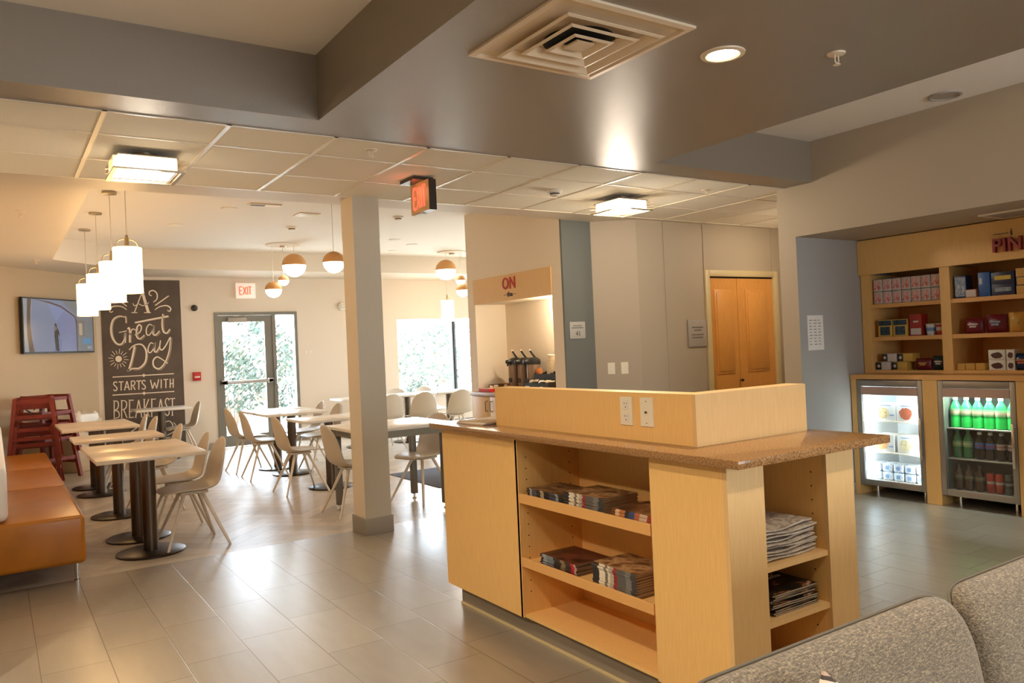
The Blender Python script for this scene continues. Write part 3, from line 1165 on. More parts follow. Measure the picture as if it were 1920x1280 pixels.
def magazine(name, spine, cover, w=0.205, l=0.275, t=0.0052, title=None):
    """lies flat, spine towards -X, length along Y"""
    root = thing(name, '', 'magazine')
    b = MB()
    b.box(0.0012, w - 0.002, -l / 2 + 0.002, l / 2 - 0.002, 0.0006, t - 0.0006)
    b.build('pages', PAGES, root, smooth=0)
    b = MB()
    b.box(0, w, -l / 2, l / 2, t - 0.0006, t)
    b.box(0, w, -l / 2, l / 2, 0, 0.0006)
    b.build('cover', cover, root, smooth=0)
    b = MB()
    b.box(-0.0006, 0.0006, -l / 2, l / 2, 0, t)
    b.build('spine', spine, root, smooth=0)
    return root


def stack(proto, where, x, y, z, n, t, group, desc, cover_desc, jit=0.004, rz=0.0, seed=1, first=True):
    rnd = random.Random(seed)
    for k in range(n):
        pos = (x + rnd.uniform(-jit, jit), y + rnd.uniform(-jit, jit), z + k * (t + 0.0003))
        r = rz + rnd.uniform(-0.015, 0.015)
        place = 'topmost' if k == n - 1 else ORD[k]
        lab = '%s magazine, %s in the %s' % (cover_desc, place, where)
        if k == 0 and first:
            o = proto
            o.location = pos
            o.rotation_euler = (0, 0, r)
            o['label'] = lab
            o['group'] = group
        else:
            dup(proto, pos, r, lab, group)


T = 0.0052
G1 = 'magazines on the upper front shelf'
G2 = 'magazines on the lower front shelf'
mA = magazine('magazine', SP_A, CV_A)
stack(mA, 'left pile on the upper shelf', 2.150, 3.035, 0.7055, 8, 0.0062, G1, '', 'grey-spined dark', seed=2)
mB = magazine('magazine', SP_B, CV_B)
stack(mB, 'middle pile on the upper shelf', 2.146, 2.735, 0.7055, 10, 0.0072, G1, '', 'white-and-red-spined', seed=3)
mC = magazine('magazine', SP_C, CV_C, l=0.245)
stack(mC, 'right pile on the upper shelf', 2.146, 2.42, 0.7055, 7, 0.0064, G1, '', 'orange-spined brown', seed=4)
mD = magazine('magazine', SP_D, CV_D)
stack(mD, 'left pile on the lower shelf', 2.158, 2.955, 0.3955, 8, 0.0068, G2, '', 'red-and-slate-spined dark', seed=5)
mE = magazine('magazine', SP_B, CV_B)
stack(mE, 'tall right pile on the lower shelf', 2.142, 2.545, 0.3955, 10, 0.0103, G2, '', 'white-and-red-spined', seed=6)
for q in [o for o in bpy.data.objects if o.get('category') == 'magazine' and 'tall right pile' in o.get('label', '')]:
    q.scale = (1, 1, 1.9)
for q in [o for o in bpy.data.objects if o.get('category') == 'magazine' and 'middle pile' in o.get('label', '')]:
    q.scale = (1, 1, 1.35)
for q in [o for o in bpy.data.objects if o.get('category') == 'magazine' and ('left pile' in o.get('label', '') or 'right pile on the upper' in o.get('label', ''))]:
    q.scale = (1, 1, 1.18)

# newspapers and magazines in the end bay
NEWS = blotches('newsprint', [(196, 180, 160), (150, 134, 118), (206, 192, 172), (130, 116, 102)], 5.0, 0.8, 3.3)


def newspaper(seed):
    rnd = random.Random(seed)
    b = MB()
    n = 7
    w_, l_ = 0.33, 0.27
    top = []
    rows = []
    for j in range(4):
        y = l_ * j / 3
        rows.append([(-w_ / 2 + w_ * i / (n - 1), y, 0.0045 * math.sin(i * 1.1 + seed) + 0.002 * rnd.random()) for i in range(n)])
    lo = [[b.bm.verts.new(p) for p in r] for r in rows]
    hi = [[b.bm.verts.new((p[0], p[1], p[2] + 0.008 * (0.75 + 0.25 * math.sin(p[0] * 20)))) for p in r] for r in rows]
    for j in range(3):
        for i in range(n - 1):
            b.bm.faces.new((lo[j][i], lo[j + 1][i], lo[j + 1][i + 1], lo[j][i + 1]))
            b.bm.faces.new((hi[j][i], hi[j][i + 1], hi[j + 1][i + 1], hi[j + 1][i]))
    for j in range(3):
        for i in (0, n - 1):
            b.bm.faces.new((lo[j][i], hi[j][i], hi[j + 1][i], lo[j + 1][i]))
    for i in range(n - 1):
        for j in (0, 3):
            b.bm.faces.new((lo[j][i], lo[j][i + 1], hi[j][i + 1], hi[j][i]))
    return b.build('newspaper', NEWS)


rnd = random.Random(9)
for k in range(9):
    p = newspaper(k % 3)
    p.location = (2.485 + rnd.uniform(-0.004, 0.012), 1.925 + rnd.uniform(-0.008, 0.008), 0.6075 + k * 0.0135)
    p.rotation_euler = (rnd.uniform(-0.01, 0.01), 0.0, rnd.uniform(-0.04, 0.04))
    tag(p, 'folded newspaper, %s in the pile on the upper end shelf' % ('topmost' if k == 8 else ORD[k]), 'newspaper', 'newspapers in the end bay')
CV_N = blotches('black_food_cover', [(20, 20, 20), (24, 24, 24), (28, 26, 24), (34, 30, 28), (130, 84, 54), (206, 180, 150)], 4.5, 0.2, 0.6)
SP_N = mat('grey_spine', srgb(150, 140, 126), 0.5)
mN = magazine('magazine', CV_N, CV_N, w=0.265, l=0.205, t=0.0052)
for k in range(11):
    pos = (2.378 + rnd.uniform(-0.004, 0.02), 2.035 + rnd.uniform(-0.008, 0.008), 0.3985 + k * 0.0072)
    lab = 'black-covered magazine, %s in the pile on the lower end shelf' % ('topmost' if k == 10 else (ORD[k] if k < 10 else ''))
    r = 0.02 + rnd.uniform(-0.06, 0.06)
    if k == 0:
        mN.location = pos
        mN.rotation_euler = (0, 0, r)
        mN['label'] = lab
        mN['group'] = 'magazines in the end bay'
        last = mN
    else:
        last = dup(mN, pos, r, lab, 'magazines in the end bay')
    last.scale = (1, 1, 1.3)
# white masthead lettering of the top copy
b = MB()
for i, (x0, x1, y) in enumerate(((0.03, 0.20, 0.078), (0.05, 0.235, 0.05))):
    k = x0
    rr = random.Random(i)
    while k < x1:
        h = 0.016 if i else 0.008
        b.box(k, k + h * 0.55, y - h / 2, y + h / 2 * rr.choice((1, 1, 1.4)), 0.0053, 0.0057)
        k += h * 0.9
b.build('masthead', PRINT, last, smooth=0)

# ================================================================= DINING ROOM
# ---- shell chairs: local front is -Y, back is +Y
def make_chair():
    root = thing('dining_chair', '', 'chair')
    prof = [(-0.235, 0.425), (-0.215, 0.440), (-0.14, 0.446), (-0.05, 0.440), (0.05, 0.434), (0.13, 0.437), (0.185, 0.462), (0.212, 0.51), (0.226, 0.57), (0.238, 0.64), (0.249, 0.71), (0.258, 0.765), (0.263, 0.80), (0.265, 0.822)]
    half = [0.13, 0.175, 0.205, 0.222, 0.228, 0.226, 0.220, 0.216, 0.212, 0.202, 0.182, 0.146, 0.098, 0.03]
    curl = [0.0, 0.0, 0.006, 0.016, 0.024, 0.034, 0.044, 0.050, 0.050, 0.044, 0.034, 0.022, 0.010, 0.0]
    b = MB()
    nt_ = 10
    rows = []
    for i, ((y, z), h, c) in enumerate(zip(prof, half, curl)):
        a, d = prof[max(i - 1, 0)], prof[min(i + 1, len(prof) - 1)]
        ty, tz = d[0] - a[0], d[1] - a[1]
        l = math.hypot(ty, tz)
        ny, nz = -tz / l, ty / l
        row = []
        for k in range(nt_ + 1):
            t = -1 + 2 * k / nt_
            e = abs(t) ** 2.2 * c
            row.append(b.bm.verts.new((t * h, y + ny * e, z + nz * e)))
        rows.append(row)
    for r0, r1 in zip(rows, rows[1:]):
        for k in range(nt_):
            b.bm.faces.new((r0[k], r0[k + 1], r1[k + 1], r1[k]))
    b.build('shell', M['shell'], root, smooth=180, solid=0.013, subsurf=1)
    b = MB()
    b.box(-0.10, 0.10, -0.10, 0.11, 0.405, 0.428, bevel=0.008)
    b.build('underframe', M['shell_leg'], root)
    for sx in (-1, 1):
        for sy, fy in ((-1, -0.235), (1, 0.225)):
            b = MB()
            b.tube([(sx * 0.065, sy * 0.065, 0.418), (sx * 0.225, fy, 0.0)], 0.0155, 10, 0.0095)
            b.build('leg', M['shell_leg'], root)
    return root


CH = make_chair()
_first = [True]


def chair(x, y, face, label, group=None):
    """face: angle the sitter looks towards, measured from +X"""
    rz = face + PI / 2
    if _first[0]:
        _first[0] = False
        CH.location = (x, y, 0)
        CH.rotation_euler = (0, 0, rz)
        CH['label'] = label
        if group:
            CH['group'] = group
        return CH
    return dup(CH, (x, y, 0), rz, label, group)


W_, E_, N_, S_ = PI, 0.0, PI / 2, -PI / 2
GB = 'shell chairs along the bench tables'
chair(1.265, 6.60, W_ + 0.04, 'beige shell chair at the nearest bench table, closest to the lobby', GB)
chair(1.275, 7.19, W_ - 0.03, 'beige shell chair second from the lobby along the bench tables', GB)
chair(1.28, 8.40, W_, 'beige shell chair third from the lobby along the bench tables', GB)
chair(1.285, 9.86, W_ + 0.03, 'beige shell chair fourth from the lobby along the bench tables', GB)
chair(1.27, 10.46, W_ - 0.03, 'beige shell chair fifth from the lobby, at the farthest bench table', GB)
chair(2.33, 12.62, W_, 'dark-looking shell chair at the small table in front of the chalkboard mural')
GM = 'shell chairs around the middle tables'
chair(2.69, 10.33, E_ + 0.05, 'shell chair facing right beside the glass door, farthest of the left-hand middle row', GM)
chair(2.69, 9.60, E_ - 0.03, 'shell chair facing right, second from the glass door in the middle row', GM)
chair(2.69, 8.28, E_ + 0.02, 'shell chair facing right at the single middle table left of the column', GM)
chair(2.70, 6.80, E_, 'shell chair half hidden behind the left side of the square column', GM)
chair(3.44, 10.30, W_, 'shell chair facing left on the far side of the farthest middle table', GM)
chair(3.42, 9.62, W_ + 0.05, 'shell chair facing left at the far-side middle seat, just left of the column', GM)
chair(3.42, 6.83, W_ + 0.32, 'shell chair facing left between the column and the maple island', GM)
GW = 'shell chairs around the window tables'
chair(5.44, 10.86, N_ - 0.15, 'shell chair with its back to us at the window table, left one of two', GW)
chair(6.03, 10.78, N_ - 0.12, 'shell chair with its back to us at the window table, beside the coffee counter', GW)
chair(4.86, 10.86, N_ + 0.05, 'shell chair with its back to us at the window table, cut by the column edge', GW)
chair(5.70, 12.02, S_, 'shell chair across the window table, left of the mullion', GW)
chair(6.25, 12.05, S_ + 0.06, 'shell chair across the window table, nearest the mullion', GW)


# ---- tables: square top on a round post and disc
def make_table(top_mat, sx=0.75, sy=0.612, z=0.762):
    root = thing('dining_table', '', 'table')
    b = MB()
    b.box(-sx / 2, sx / 2, -sy / 2, sy / 2, z - 0.030, z, bevel=0.004)
    b.build('tabletop', top_mat, root)
    b = MB()
    b.box(-0.15, 0.15, -0.15, 0.15, z - 0.046, z - 0.031, bevel=0.004)
    b.build('mounting_plate', M['bronze_dark'], root)
    b = MB()
    b.cyl((0, 0, 0.016), (0, 0, z - 0.045), 0.052, n=28)
    b.build('post', M['bronze'], root)
    b = MB()
    b.lathe([(0.0, 0.0), (0.245, 0.0), (0.245, 0.012), (0.235, 0.017), (0.06, 0.024), (0.0, 0.024)], n=48)
    b.build('base', M['bronze_dark'], root)
    return root


TA = make_table(M['tabletop'])
TB = make_table(M['tabletop_glare'])
GT = 'single-post tables along the leather bench'
for i, (y, lab) in enumerate(((6.56, 'pale wood table nearest the lobby in the row along the bench'),
                              (7.175, 'pale wood table pushed against the nearest bench table'),
                              (8.36, 'pale wood table standing alone in the middle of the bench row'),
                              (9.86, 'pale wood table fourth along the bench row'),
                              (10.475, 'pale wood table farthest along the bench row, by the high chairs'))):
    if i == 0:
        TA.location = (0.955, y, 0)
        TA['label'], TA['group'] = lab, GT
    else:
        dup(TA, (0.955, y, 0), 0, lab, GT)
GMT = 'single-post tables in the middle of the dining room'
for i, (x, y, lab) in enumerate(((3.04, 10.22, 'glare-whitened table nearest the glass door'),
                                 (3.04, 9.605, 'glare-whitened table pushed against the one by the glass door'),
                                 (3.04, 8.30, 'glare-whitened table left of the column, standing alone'))):
    if i == 0:
        TB.location = (x, y, 0)
        TB['label'], TB['group'] = lab, GMT
    else:
        dup(TB, (x, y, 0), 0, lab, GMT)
GWT = 'glare-whitened tables by the window'
for x, y, lab in ((5.50, 11.42, 'glare-whitened table in front of the picture window, by the column'),
                  (6.26, 11.42, 'glare-whitened table in front of the picture window, by the coffee wall'),
                  (4.70, 11.42, 'glare-whitened table mostly hidden behind the column')):
    dup(TB, (x, y, 0), 0, lab, GWT)
t4 = dup(TB, (2.05, 12.60, 0), 0, 'small glare-whitened table in front of the chalkboard mural')
if 'group' in t4:
    del t4['group']

# ---- accessible table with apron and square legs
at_ = thing('apron_table', 'glare-whitened table with grey metal apron and square legs between column and island', 'table', (3.02, 6.70, 0))
b = MB()
b.box(2.56, 3.50, 6.30, 7.10, 0.755, 0.785, bevel=0.004)
b.build('tabletop', M['tabletop_glare'], at_, world=True)
b = MB()
for x0, x1, y0, y1 in ((2.62, 3.44, 6.35, 6.375), (2.62, 3.44, 7.02, 7.045), (2.62, 2.645, 6.375, 7.02), (3.415, 3.44, 6.375, 7.02)):
    b.box(x0, x1, y0, y1, 0.69, 0.755)
M['apron'] = mat('grey_green_metal', srgb(148, 142, 124), 0.4, metal=0.4)
b.build('apron', M['apron'], at_, world=True, smooth=0)
for x, y in ((2.645, 6.375), (3.415, 6.375), (2.645, 7.02), (3.415, 7.02)):
    b = MB()
    b.box(x - 0.028, x + 0.028, y - 0.028, y + 0.028, 0.045, 0.75, bevel=0.004)
    lg = b.build('leg', M['alu'], at_, world=True)
    b = MB()
    b.lathe([(0.02, 0.0), (0.022, 0.01), (0.010, 0.014), (0.010, 0.048)], (x, y, 0), 14)
    b.build('foot', M['chrome'], lg, world=True)

# ---- leather bench
bn = thing('leather_bench', 'long cognac leather banquette on chrome legs along the left edge', 'bench', (0.2, 8.3, 0))
b = MB()
for y0, y1 in ((5.98, 7.61), (7.615, 9.10), (9.105, 10.68)):
    b.box(-0.115, 0.475, y0, y1, 0.13, 0.452, bevel=0.03, seg=4)
    bn_seat = b
b.build('seat', M['leather'], bn, world=True)
b = MB()
for y in (7.612, 9.102):
    b.box(-0.10, 0.462, y - 0.006, y + 0.006, 0.14, 0.446)
b.build('seam', mat('leather_seam', srgb(112, 66, 30), 0.5), bn, world=True, smooth=0)
b = MB()
b.box(-0.115, 0.045, 6.03, 10.62, 0.455, 0.82, bevel=0.05, seg=4)
b.build('backrest', M['white_fabric'], bn, world=True)
for x in (-0.085, 0.425):
    for y in (6.09, 7.61, 9.10, 10.57):
        b = MB()
        b.lathe([(0.022, 0.0), (0.022, 0.006), (0.014, 0.010), (0.016, 0.13)], (x, y, 0), 16)
        b.build('leg', M['chrome'], bn, world=True)


# ---- wooden high chairs, two nested in each stack
def make_high_chair():
    root = thing('high_chair', '', 'high chair')
    L = 0.016
    # local: front is -Y
    for sx in (-1, 1):
        for y0, y1 in ((-0.25, -0.17), (0.25, 0.17)):
            b = MB()
            top = (sx * 0.185, y1, 0.74)
            bot = (sx * 0.265, y0, 0.0)
            a, c = Vector(bot), Vector(top)
            d = (c - a).normalized()
            s = Vector((1, 0, 0))
            s = (s - d * s.dot(d)).normalized()
            t = d.cross(s)
            rings = []
            for p in (a, c):
                rings.append([b.bm.verts.new(p + s * (0.020 * q[0]) + t * (0.024 * q[1])) for q in ((-1, -1), (1, -1), (1, 1), (-1, 1))])
            b.skin(rings)
            b.build('leg', M['highchair'], root, smooth=0)

    def rail(name, p0, p1, h=0.03, th=0.012):
        b = MB()
        a, c = Vector(p0), Vector(p1)
        d = (c - a).normalized()
        up = Vector((0, 0, 1))
        s = d.cross(up).normalized()
        rings = [[b.bm.verts.new(p + s * (th * q[0]) + up * (h * q[1])) for q in ((-1, -1), (1, -1), (1, 1), (-1, 1))] for p in (a, c)]
        b.skin(rings)
        return b.build(name, M['highchair'], root, smooth=0)
    for sx in (-1, 1):
        rail('arm_rail', (sx * 0.187, -0.20, 0.725), (sx * 0.187, 0.20, 0.725), 0.022, 0.014)
        rail('side_rail', (sx * 0.21, -0.19, 0.52), (sx * 0.21, 0.19, 0.52), 0.022)
        rail('side_rail', (sx * 0.243, -0.22, 0.20), (sx * 0.243, 0.22, 0.20), 0.018)
    rail('front_rail', (-0.19, -0.175, 0.70), (0.19, -0.175, 0.70), 0.022)
    rail('front_rail', (-0.205, -0.20, 0.52), (0.205, -0.20, 0.52), 0.02)
    rail('front_rail', (-0.235, -0.222, 0.26), (0.235, -0.222, 0.26), 0.022)
    rail('backrest', (-0.185, 0.178, 0.67), (0.185, 0.178, 0.67), 0.075)
    b = MB()
    b.box(-0.20, 0.20, -0.17, 0.17, 0.475, 0.492)
    b.build('seat', M['highchair'], root, smooth=0)
    b = MB()
    b.tube(smooth_path([(-0.05, 0.16, 0.56), (-0.09, 0.02, 0.60), (-0.03, -0.15, 0.56), (0.02, -0.165, 0.50)]), 0.011, 6, flat=0.25)
    b.tube(smooth_path([(0.05, 0.16, 0.56), (0.09, 0.02, 0.59), (0.03, -0.14, 0.55)]), 0.011, 6, flat=0.25)
    b.build('strap', M['black'], root)
    return root


HC = make_high_chair()
GH = 'wooden high chairs by the chalkboard corner'
HC.location = (0.395, 11.22, 0)
HC.rotation_euler = (0, 0, -0.10)
HC['label'], HC['group'] = 'red-brown wooden high chair at the bottom of the stack behind the bench', GH
dup(HC, (0.395, 11.22, 0.335), -0.10, 'red-brown wooden high chair on top of the stack behind the bench', GH)
dup(HC, (0.545, 11.80, 0), 0.62, 'red-brown wooden high chair at the bottom of the stack beside the trash bin', GH)
dup(HC, (0.545, 11.80, 0.335), 0.62, 'red-brown wooden high chair on top of the stack beside the trash bin', GH)

# ---- trash bin with liner
tb = thing('trash_bin', 'beige square trash bin with a white liner in front of the chalkboard corner', 'trash bin', (0.94, 12.35, 0), PI / 4)
b = MB()
b.box(-0.24, 0.24, -0.19, 0.19, 0.0, 0.70, bevel=0.012)
b.build('body', M['bin'], tb)
b = MB()
rr = random.Random(4)
rings = []
for r, z in ((1.02, 0.66), (1.04, 0.70), (1.0, 0.755), (0.85, 0.80), (0.72, 0.78), (0.6, 0.70)):
    rings.append([b.bm.verts.new((0.24 * r * math.copysign(abs(math.cos(a)) ** 0.45, math.cos(a)), 0.19 * r * math.copysign(abs(math.sin(a)) ** 0.45, math.sin(a)), z + rr.uniform(-0.02, 0.02))) for a in [2 * PI * i / 28 for i in range(28)]])
b.skin(rings, cap0=False, cap1=True)
b.build('liner', M['liner'], tb)

# ---- dark entrance mat
b = MB()
b.box(3.84, 4.62, 7.31, 8.56, 0.0005, 0.008, bevel=0.003)
tag(b.build('floor_mat', M['rug']), 'dark slate-blue floor mat in front of the coffee counter', 'mat')


# ---- television on the angled wall: wall coordinates (u along the wall, d out of it)
def diag(u, d, z):
    """u metres along the angled wall from its left end, d metres out into the room"""
    s = math.sqrt(0.5)
    return (-0.12 + u * s + d * s, 11.82 + u * s - d * s, z)


tv = thing('television', 'flat television on the angled wall showing a person in a pale blue room', 'television', diag(1.2, 0, 2.0))
u0, u1, z0, z1 = 0.5725, 1.862, 1.630, 2.385


def dbox(mb, a0, a1, d0, d1, c0, c1):
    lo = [mb.bm.verts.new(diag(u, d0, z)) for u, z in ((a0, c0), (a1, c0), (a1, c1), (a0, c1))]
    hi = [mb.bm.verts.new(diag(u, d1, z)) for u, z in ((a0, c0), (a1, c0), (a1, c1), (a0, c1))]
    mb.skin([lo, hi])


b = MB()
dbox(b, u0, u1, 0.03, 0.075, z0, z1)
b.build('housing', M['black'], tv, world=True, smooth=0)
b = MB()
dbox(b, u0 + 0.35, u1 - 0.35, 0.0, 0.03, z0 + 0.2, z1 - 0.2)
b.build('wall_bracket', M['black_matt'], tv, world=True, smooth=0)
cols = {'wall': (0.42, 0.47, 0.66), 'light': (0.46, 0.52, 0.86), 'right': (0.40, 0.44, 0.72), 'arch': (0.22, 0.13, 0.09), 'grey': (0.40, 0.40, 0.40), 'lamp': (0.95, 0.72, 0.50), 'fig': (0.09, 0.07, 0.06), 'skin': (0.45, 0.30, 0.22), 'tag': (0.20, 0.50, 0.85), 'tan': (0.40, 0.33, 0.28), 'floor': (0.30, 0.38, 0.70), 'pale': (0.6, 0.62, 0.66)}
SCR = {k: emission('screen_' + k, tuple(v) + (1,), 0.17) for k, v in cols.items()}
for m_ in SCR.values():
    m_.node_tree.nodes['Principled BSDF'].inputs['Roughness'].default_value = 0.12
    m_.node_tree.nodes['Principled BSDF'].inputs['Base Color'].default_value = (0.01, 0.01, 0.012, 1)
keys = list(SCR)
sw, sh = u1 - u0 - 0.03, z1 - z0 - 0.04
b = MB()
_lvl = [0]


def scr(key, pts):
    b.m = keys.index(key)
    _lvl[0] += 1
    d = 0.0755 + _lvl[0] * 0.00008
    b.poly([diag(u0 + 0.015 + u * sw, d, z0 + 0.022 + v * sh) for u, v in pts])


scr('wall', [(0, 0), (1, 0), (1, 1), (0, 1)])
scr('pale', [(0, 0), (0.12, 0), (0.09, 0.5), (0.12, 1), (0, 1)])
scr('light', [(0.32, 0.99), (0.52, 0.93), (0.72, 0.72), (0.72, 0.4), (0.44, 0.6), (0.39, 0.72)])
scr('right', [(0.48, 0.02), (0.74, 0.02), (0.74, 0.70), (0.55, 0.78), (0.46, 0.6)])
scr('floor', [(0.40, 0.0), (0.50, 0.0), (0.52, 0.22), (0.44, 0.30)])
scr('grey', [(0.75, 0), (1, 0), (1, 1), (0.52, 1), (0.75, 0.72)])
scr('arch', [(0.06, 0.0), (0.13, 0.0), (0.10, 0.25), (0.085, 0.5), (0.095, 0.8), (0.11, 1.0), (0.055, 1.0), (0.04, 0.6), (0.04, 0.3)])
scr('arch', [(0.11, 1.0), (0.36, 0.965), (0.52, 0.90), (0.735, 0.70), (0.755, 0.60), (0.755, 0.0), (0.738, 0.0), (0.735, 0.55), (0.72, 0.68), (0.52, 0.86), (0.36, 0.93)])
scr('tan', [(0.77, 0.30), (0.87, 0.30), (0.87, 0.62), (0.77, 0.62)])
scr('lamp', [(0.78, 0.32), (0.83, 0.32), (0.83, 0.56), (0.78, 0.56)])
scr('tag', [(0.84, 0.14), (0.96, 0.14), (0.96, 0.26), (0.84, 0.26)])
scr('pale', [(0.90, 0.04), (0.97, 0.04), (0.97, 0.10), (0.90, 0.10)])
scr('fig', [(0.425, 0.02), (0.475, 0.0), (0.468, 0.2), (0.462, 0.34), (0.487, 0.28), (0.480, 0.38), (0.462, 0.44), (0.440, 0.46), (0.415, 0.40), (0.41, 0.30), (0.418, 0.15)])
scr('fig', [(0.412, 0.45), (0.418, 0.53), (0.432, 0.555), (0.448, 0.53), (0.450, 0.45)])
scr('skin', [(0.410, 0.41), (0.416, 0.50), (0.430, 0.50), (0.450, 0.43), (0.43, 0.40)])
b.build('screen', [SCR[k] for k in keys], tv, world=True, smooth=0)


# ---- chalkboard mural, wall coordinates (x, z) on the back wall
def bw(x, z, d):
    return (x, 13.234 - d, z)


mu = thing('chalkboard_mural', 'tall chalkboard print with cream hand lettering A Great Day starts with breakfast', 'mural', (1.93, 13.24, 1.4))
b = MB()
b.box(1.37, 2.497, 13.2335, 13.239, 0.12, 2.72)
b.build('board', M['chalkboard'], mu, world=True, smooth=0)


def mx(px, py):
    """lettering grid (823 x 1280 units over the board) -> wall metres"""
    return MUX[0] + MUX[1] * px + MUX[2] * py + MUX[3] * px * py, MUZ[0] + MUZ[1] * px + MUZ[2] * py + MUZ[3] * px * py


MUX = (1.30598, 0.00164562, -6.3176e-05, -1.16004e-08)
MUZ = (2.59085, 6.75158e-06, -0.0017445, -1.34454e-07)
SC_ = abs(MUX[1])


def stroke(mb, pts, w, sm=True):
    p = [mx(*q) for q in pts]
    if sm and len(p) > 2:
        p = smooth_path(p, 5)
    if callable(w):
        mb.ribbon(p, lambda t: w(t) * SC_, bw)
    else:
        mb.ribbon(p, w * SC_, bw)


def swell(a, c):
    return lambda t: a + (c - a) * math.sin(PI * t)


sh_ = MB()
for pts, w in (([(250, 245), (205, 248), (160, 275), (142, 345), (152, 422), (182, 482), (222, 488), (252, 452), (256, 384)], 9),
               ([(262, 250), (262, 300)], 6), ([(300, 352), (297, 470)], 10), ([(357, 345), (358, 410), (384, 442), (420, 410)], 9),
               ([(498, 320), (497, 388), (520, 408), (552, 378)], 9), ([(584, 225), (578, 300), (588, 372), (615, 392), (642, 362)], 10),
               ([(342, 300), (628, 248)], 8), ([(340, 505), (315, 620), (292, 706)], 10), ([(402, 492), (436, 545), (430, 635), (380, 694), (318, 702)], 9),
               ([(510, 465), (506, 538), (526, 552), (550, 510)], 9), ([(652, 425), (641, 545), (602, 648), (548, 700), (500, 680)], 10)):
    stroke(sh_, pts, w)
sh_.build('letter_shading', M['chalk_shade'], mu, world=True, smooth=0)
lt = MB()
th = 0.0022
_bw0 = bw


def bw(x, z, d):
    return _bw0(x, z, d * 1.8)


# A with its flourishes
for pts, w in (([(388, 44), (356, 128), (326, 208)], 9), ([(396, 42), (420, 122), (446, 208)], 24),
               ([(302, 210), (352, 210)], 7), ([(408, 210), (468, 210)], 7), ([(352, 40), (414, 38)], 7),
               ([(314, 130), (328, 152), (360, 134), (400, 150), (450, 124)], 7),
               ([(490, 120), (520, 92), (520, 46), (490, 20), (458, 28), (454, 54), (476, 66)], swell(7, 11)),
               ([(505, 148), (625, 65)], 10), ([(502, 185), (550, 157), (608, 150), (642, 174), (632, 198), (612, 190)], swell(7, 11)),
               ([(262, 185), (215, 157), (152, 156), (118, 180), (126, 206), (148, 198)], swell(7, 11)),
               ([(262, 155), (215, 118)], 9), ([(272, 125), (240, 84), (238, 56)], 8)):
    stroke(lt, pts, w)
# Great
for pts, w in (([(246, 250), (200, 240), (150, 268), (130, 340), (140, 420), (175, 474), (214, 480), (240, 440), (244, 376)], swell(8, 17)),
               ([(196, 380), (262, 366)], 8), ([(246, 376), (250, 470)], 10), ([(252, 238), (256, 300)], 8),
               ([(268, 352), (284, 346), (286, 466)], 13), ([(286, 400), (308, 352), (336, 360)], 9),
               ([(328, 402), (372, 378), (386, 334), (366, 314), (346, 346), (344, 410), (370, 436), (412, 402)], swell(8, 13)),
               ([(480, 322), (455, 310), (430, 345), (430, 390), (450, 404), (476, 372), (486, 322)], swell(7, 11)), ([(486, 318), (485, 388), (508, 402), (544, 366)], swell(9, 12)),
               ([(572, 220), (565, 300), (575, 368), (604, 386), (636, 350)], swell(9, 13)), ([(330, 296), (470, 268), (622, 240)], 14)):
    stroke(lt, pts, w)
# Day
for pts, w in (([(328, 498), (302, 620), (276, 708)], 15), ([(280, 530), (326, 490), (388, 484), (426, 540), (420, 630), (370, 684), (312, 690), (268, 712), (284, 690)], swell(8, 15)),
               ([(492, 478), (466, 470), (445, 510), (446, 545), (465, 552), (490, 518), (502, 466)], swell(7, 11)), ([(502, 462), (496, 534), (515, 546), (542, 502)], swell(9, 12)),
               ([(552, 448), (545, 510), (565, 530), (600, 490), (634, 424)], swell(8, 12)),
               ([(640, 418), (628, 540), (590, 640), (540, 690), (495, 672), (488, 622), (520, 590), (562, 608), (616, 646)], swell(8, 14))):
    stroke(lt, pts, w)
# sun
cx, cy = 193, 607
lt.bm.faces.new([lt.bm.verts.new(bw(*mx(cx + 27 * math.cos(a), cy + 27 * math.sin(a)), 0.0015)) for a in [2 * PI * i / 20 for i in range(20)]])
for i in range(16):
    a = 2 * PI * i / 16 + 0.1
    r0, r1 = (42, 74) if i % 2 else (44, 86)
    stroke(lt, [(cx + r0 * math.cos(a), cy + r0 * math.sin(a)), (cx + r1 * math.cos(a), cy + r1 * math.sin(a))], 5, False)
